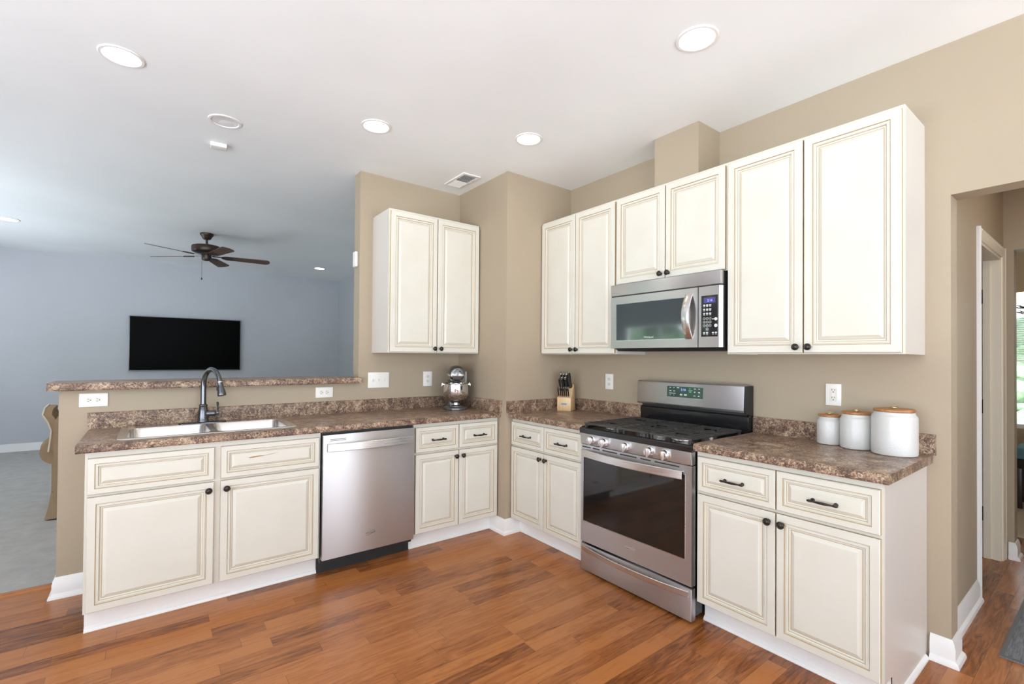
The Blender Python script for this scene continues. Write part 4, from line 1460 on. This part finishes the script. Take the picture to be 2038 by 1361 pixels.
def skirt_loop(e_, z, n=15):
    pts = []
    for (ax, ay), (bx, by) in zip(((-1, -1), (1, -1), (1, 1), (-1, 1)), ((1, -1), (1, 1), (-1, 1), (-1, -1))):
        for q in range(n):
            u = q/n
            f_ = e_*(1.6 if q in (0, 1, n-1) else 1.0)
            x = (ax+(bx-ax)*u)*(.375+f_); y = (ay+(by-ay)*u)*(.330+f_)
            pts.append((x, y+.005, z))
    return pts
sk.loft([skirt_loop(0, .215), skirt_loop(.006, .12), skirt_loop(.018, .012)], CHAIRF, cap=False)
tmp = bmesh.new(); tmp.faces.new([tmp.verts.new(p) for p in skirt_loop(0, .215)]); sk._merge(tmp, CHAIRF)
sk.build('skirt', t, smooth=25)

# ------------------------------------------------------------------ hall and the room past it
mb = MB()
mb.box(.865, 2.30, -3.42, -2.612, .0005, .0085, RUG, .002)
t = mb.build('hall_rug')
tag(t, 'grey woven runner rug on the plank floor of the hall', 'rug')
mb = MB()
for a in (.8655, 2.2845):
    mb.box(a, a+.015, -3.42, -2.612, .0088, .0105, MARKD)
mb.box(.8805, 2.2845, -2.627, -2.612, .0088, .0105, MARKD); mb.box(.8805, 2.2845, -3.42, -3.405, .0088, .0105, MARKD)
mb.build('edge_binding', t, smooth=0)
mb = MB()
mb.box(3.05, 5.4, -4.0, -2.30, .0005, .011, RUGB, .003)
tag(mb.build('area_rug'), 'beige rug in the room past the hall', 'rug')
t = thing('bench', 'dark wooden bench with a teal cushion under the window past the hall', 'bench', (4.25, -2.75, .0112))
mb = MB()
mb.box(-.22, .22, -.42, .42, .36, .44, DARKWOOD, .008)
mb.box(-.20, .20, -.40, .40, .06, .36, DARKWOOD, .004)
mb.build('frame', t)
for a in (-.19, .19):
    for b in (-.39, .39):
        boxobj('leg', a-.022, a+.022, b-.022, b+.022, 0, .37, DARKWOOD, t, .003)
mb = MB()
mb.box(-.225, .225, -.425, .425, .4405, .545, TEAL, .035, 4)
mb.build('cushion', t)['label'] = 'teal blue cushion'
t = thing('chandelier', 'hanging lamp with a glowing shade and dark metal leaves past the hall', 'pendant lamp', (5.0, -2.36, -.085))
mb = MB()
mb.lathe([(.0001, 2.02), (.10, 2.03), (.15, 2.08), (.16, 2.13), (.155, 2.13), (.145, 2.085), (.0001, 2.04)], SHADE, None, 32)
mb.build('shade', t)['label'] = 'glowing glass shade'
mb = MB()
for k in range(10):
    a = 2*PI*k/10
    for zb, ln in ((1.985, .17), (1.93, .13)):
        d = Vector((math.cos(a+zb), math.sin(a+zb), 0)); n_ = Vector((-d.y, d.x, 0))
        P = [Vector((0, 0, zb+.02)), d*ln*.45+n_*.022+Vector((0, 0, zb-.010)), d*ln+Vector((0, 0, zb+.015)), d*ln*.45-n_*.022+Vector((0, 0, zb-.010))]
        mb.loft([[p+Vector((0, 0, .004)) for p in P], [p-Vector((0, 0, .004)) for p in P]], BRONZE)
mb.build('metal_leaves', t, smooth=0)
mb = MB()
mb.tube([(0, 0, 1.90), (0, 0, H+.065)], .008, BRONZE, 10)
mb.lathe([(.0001, H+.055), (.05, H+.057), (.06, H+.0845), (.0001, H+.0845)], BRONZE, None, 24)
mb.build('stem', t)

# ------------------------------------------------------------------ the garden seen in the reflections
def hedge(loc, sx_, sy_, sz_, seed, label):
    random.seed(seed)
    bm = bmesh.new()
    bmesh.ops.create_icosphere(bm, subdivisions=5, radius=1)
    for v_ in bm.verts:
        p = v_.co.copy()
        d = 1+.10*math.sin(5*p.x+seed)*math.cos(6*p.z)+.09*math.sin(11*p.y+9*p.z+seed)+random.uniform(-.07, .07)
        v_.co = Vector((p.x*sx_*d, p.y*sy_*d, (p.z*.5+.5)*sz_*(1+.15*(d-1)*4)))
    me = bpy.data.meshes.new('garden_bush')
    bm.to_mesh(me); bm.free()
    me.materials.append(LEAFM)
    o = bpy.data.objects.new('garden_bush', me)
    C.objects.link(o); o.location = loc
    tag(o, label, 'bush', 'green bushes outside the windows')
hedge((-9.5, 2.0, -.3), 1.3, 2.6, 3.4, 3, 'wide green bush outside the living room window, mirrored in the microwave door')
hedge((-9.8, 7.4, -.3), 1.4, 2.2, 4.0, 5, 'tall green bush outside the far living room window')
hedge((8.8, -2.6, -.3), .9, 2.4, 2.2, 8, 'green bush outside the window of the room past the hall')
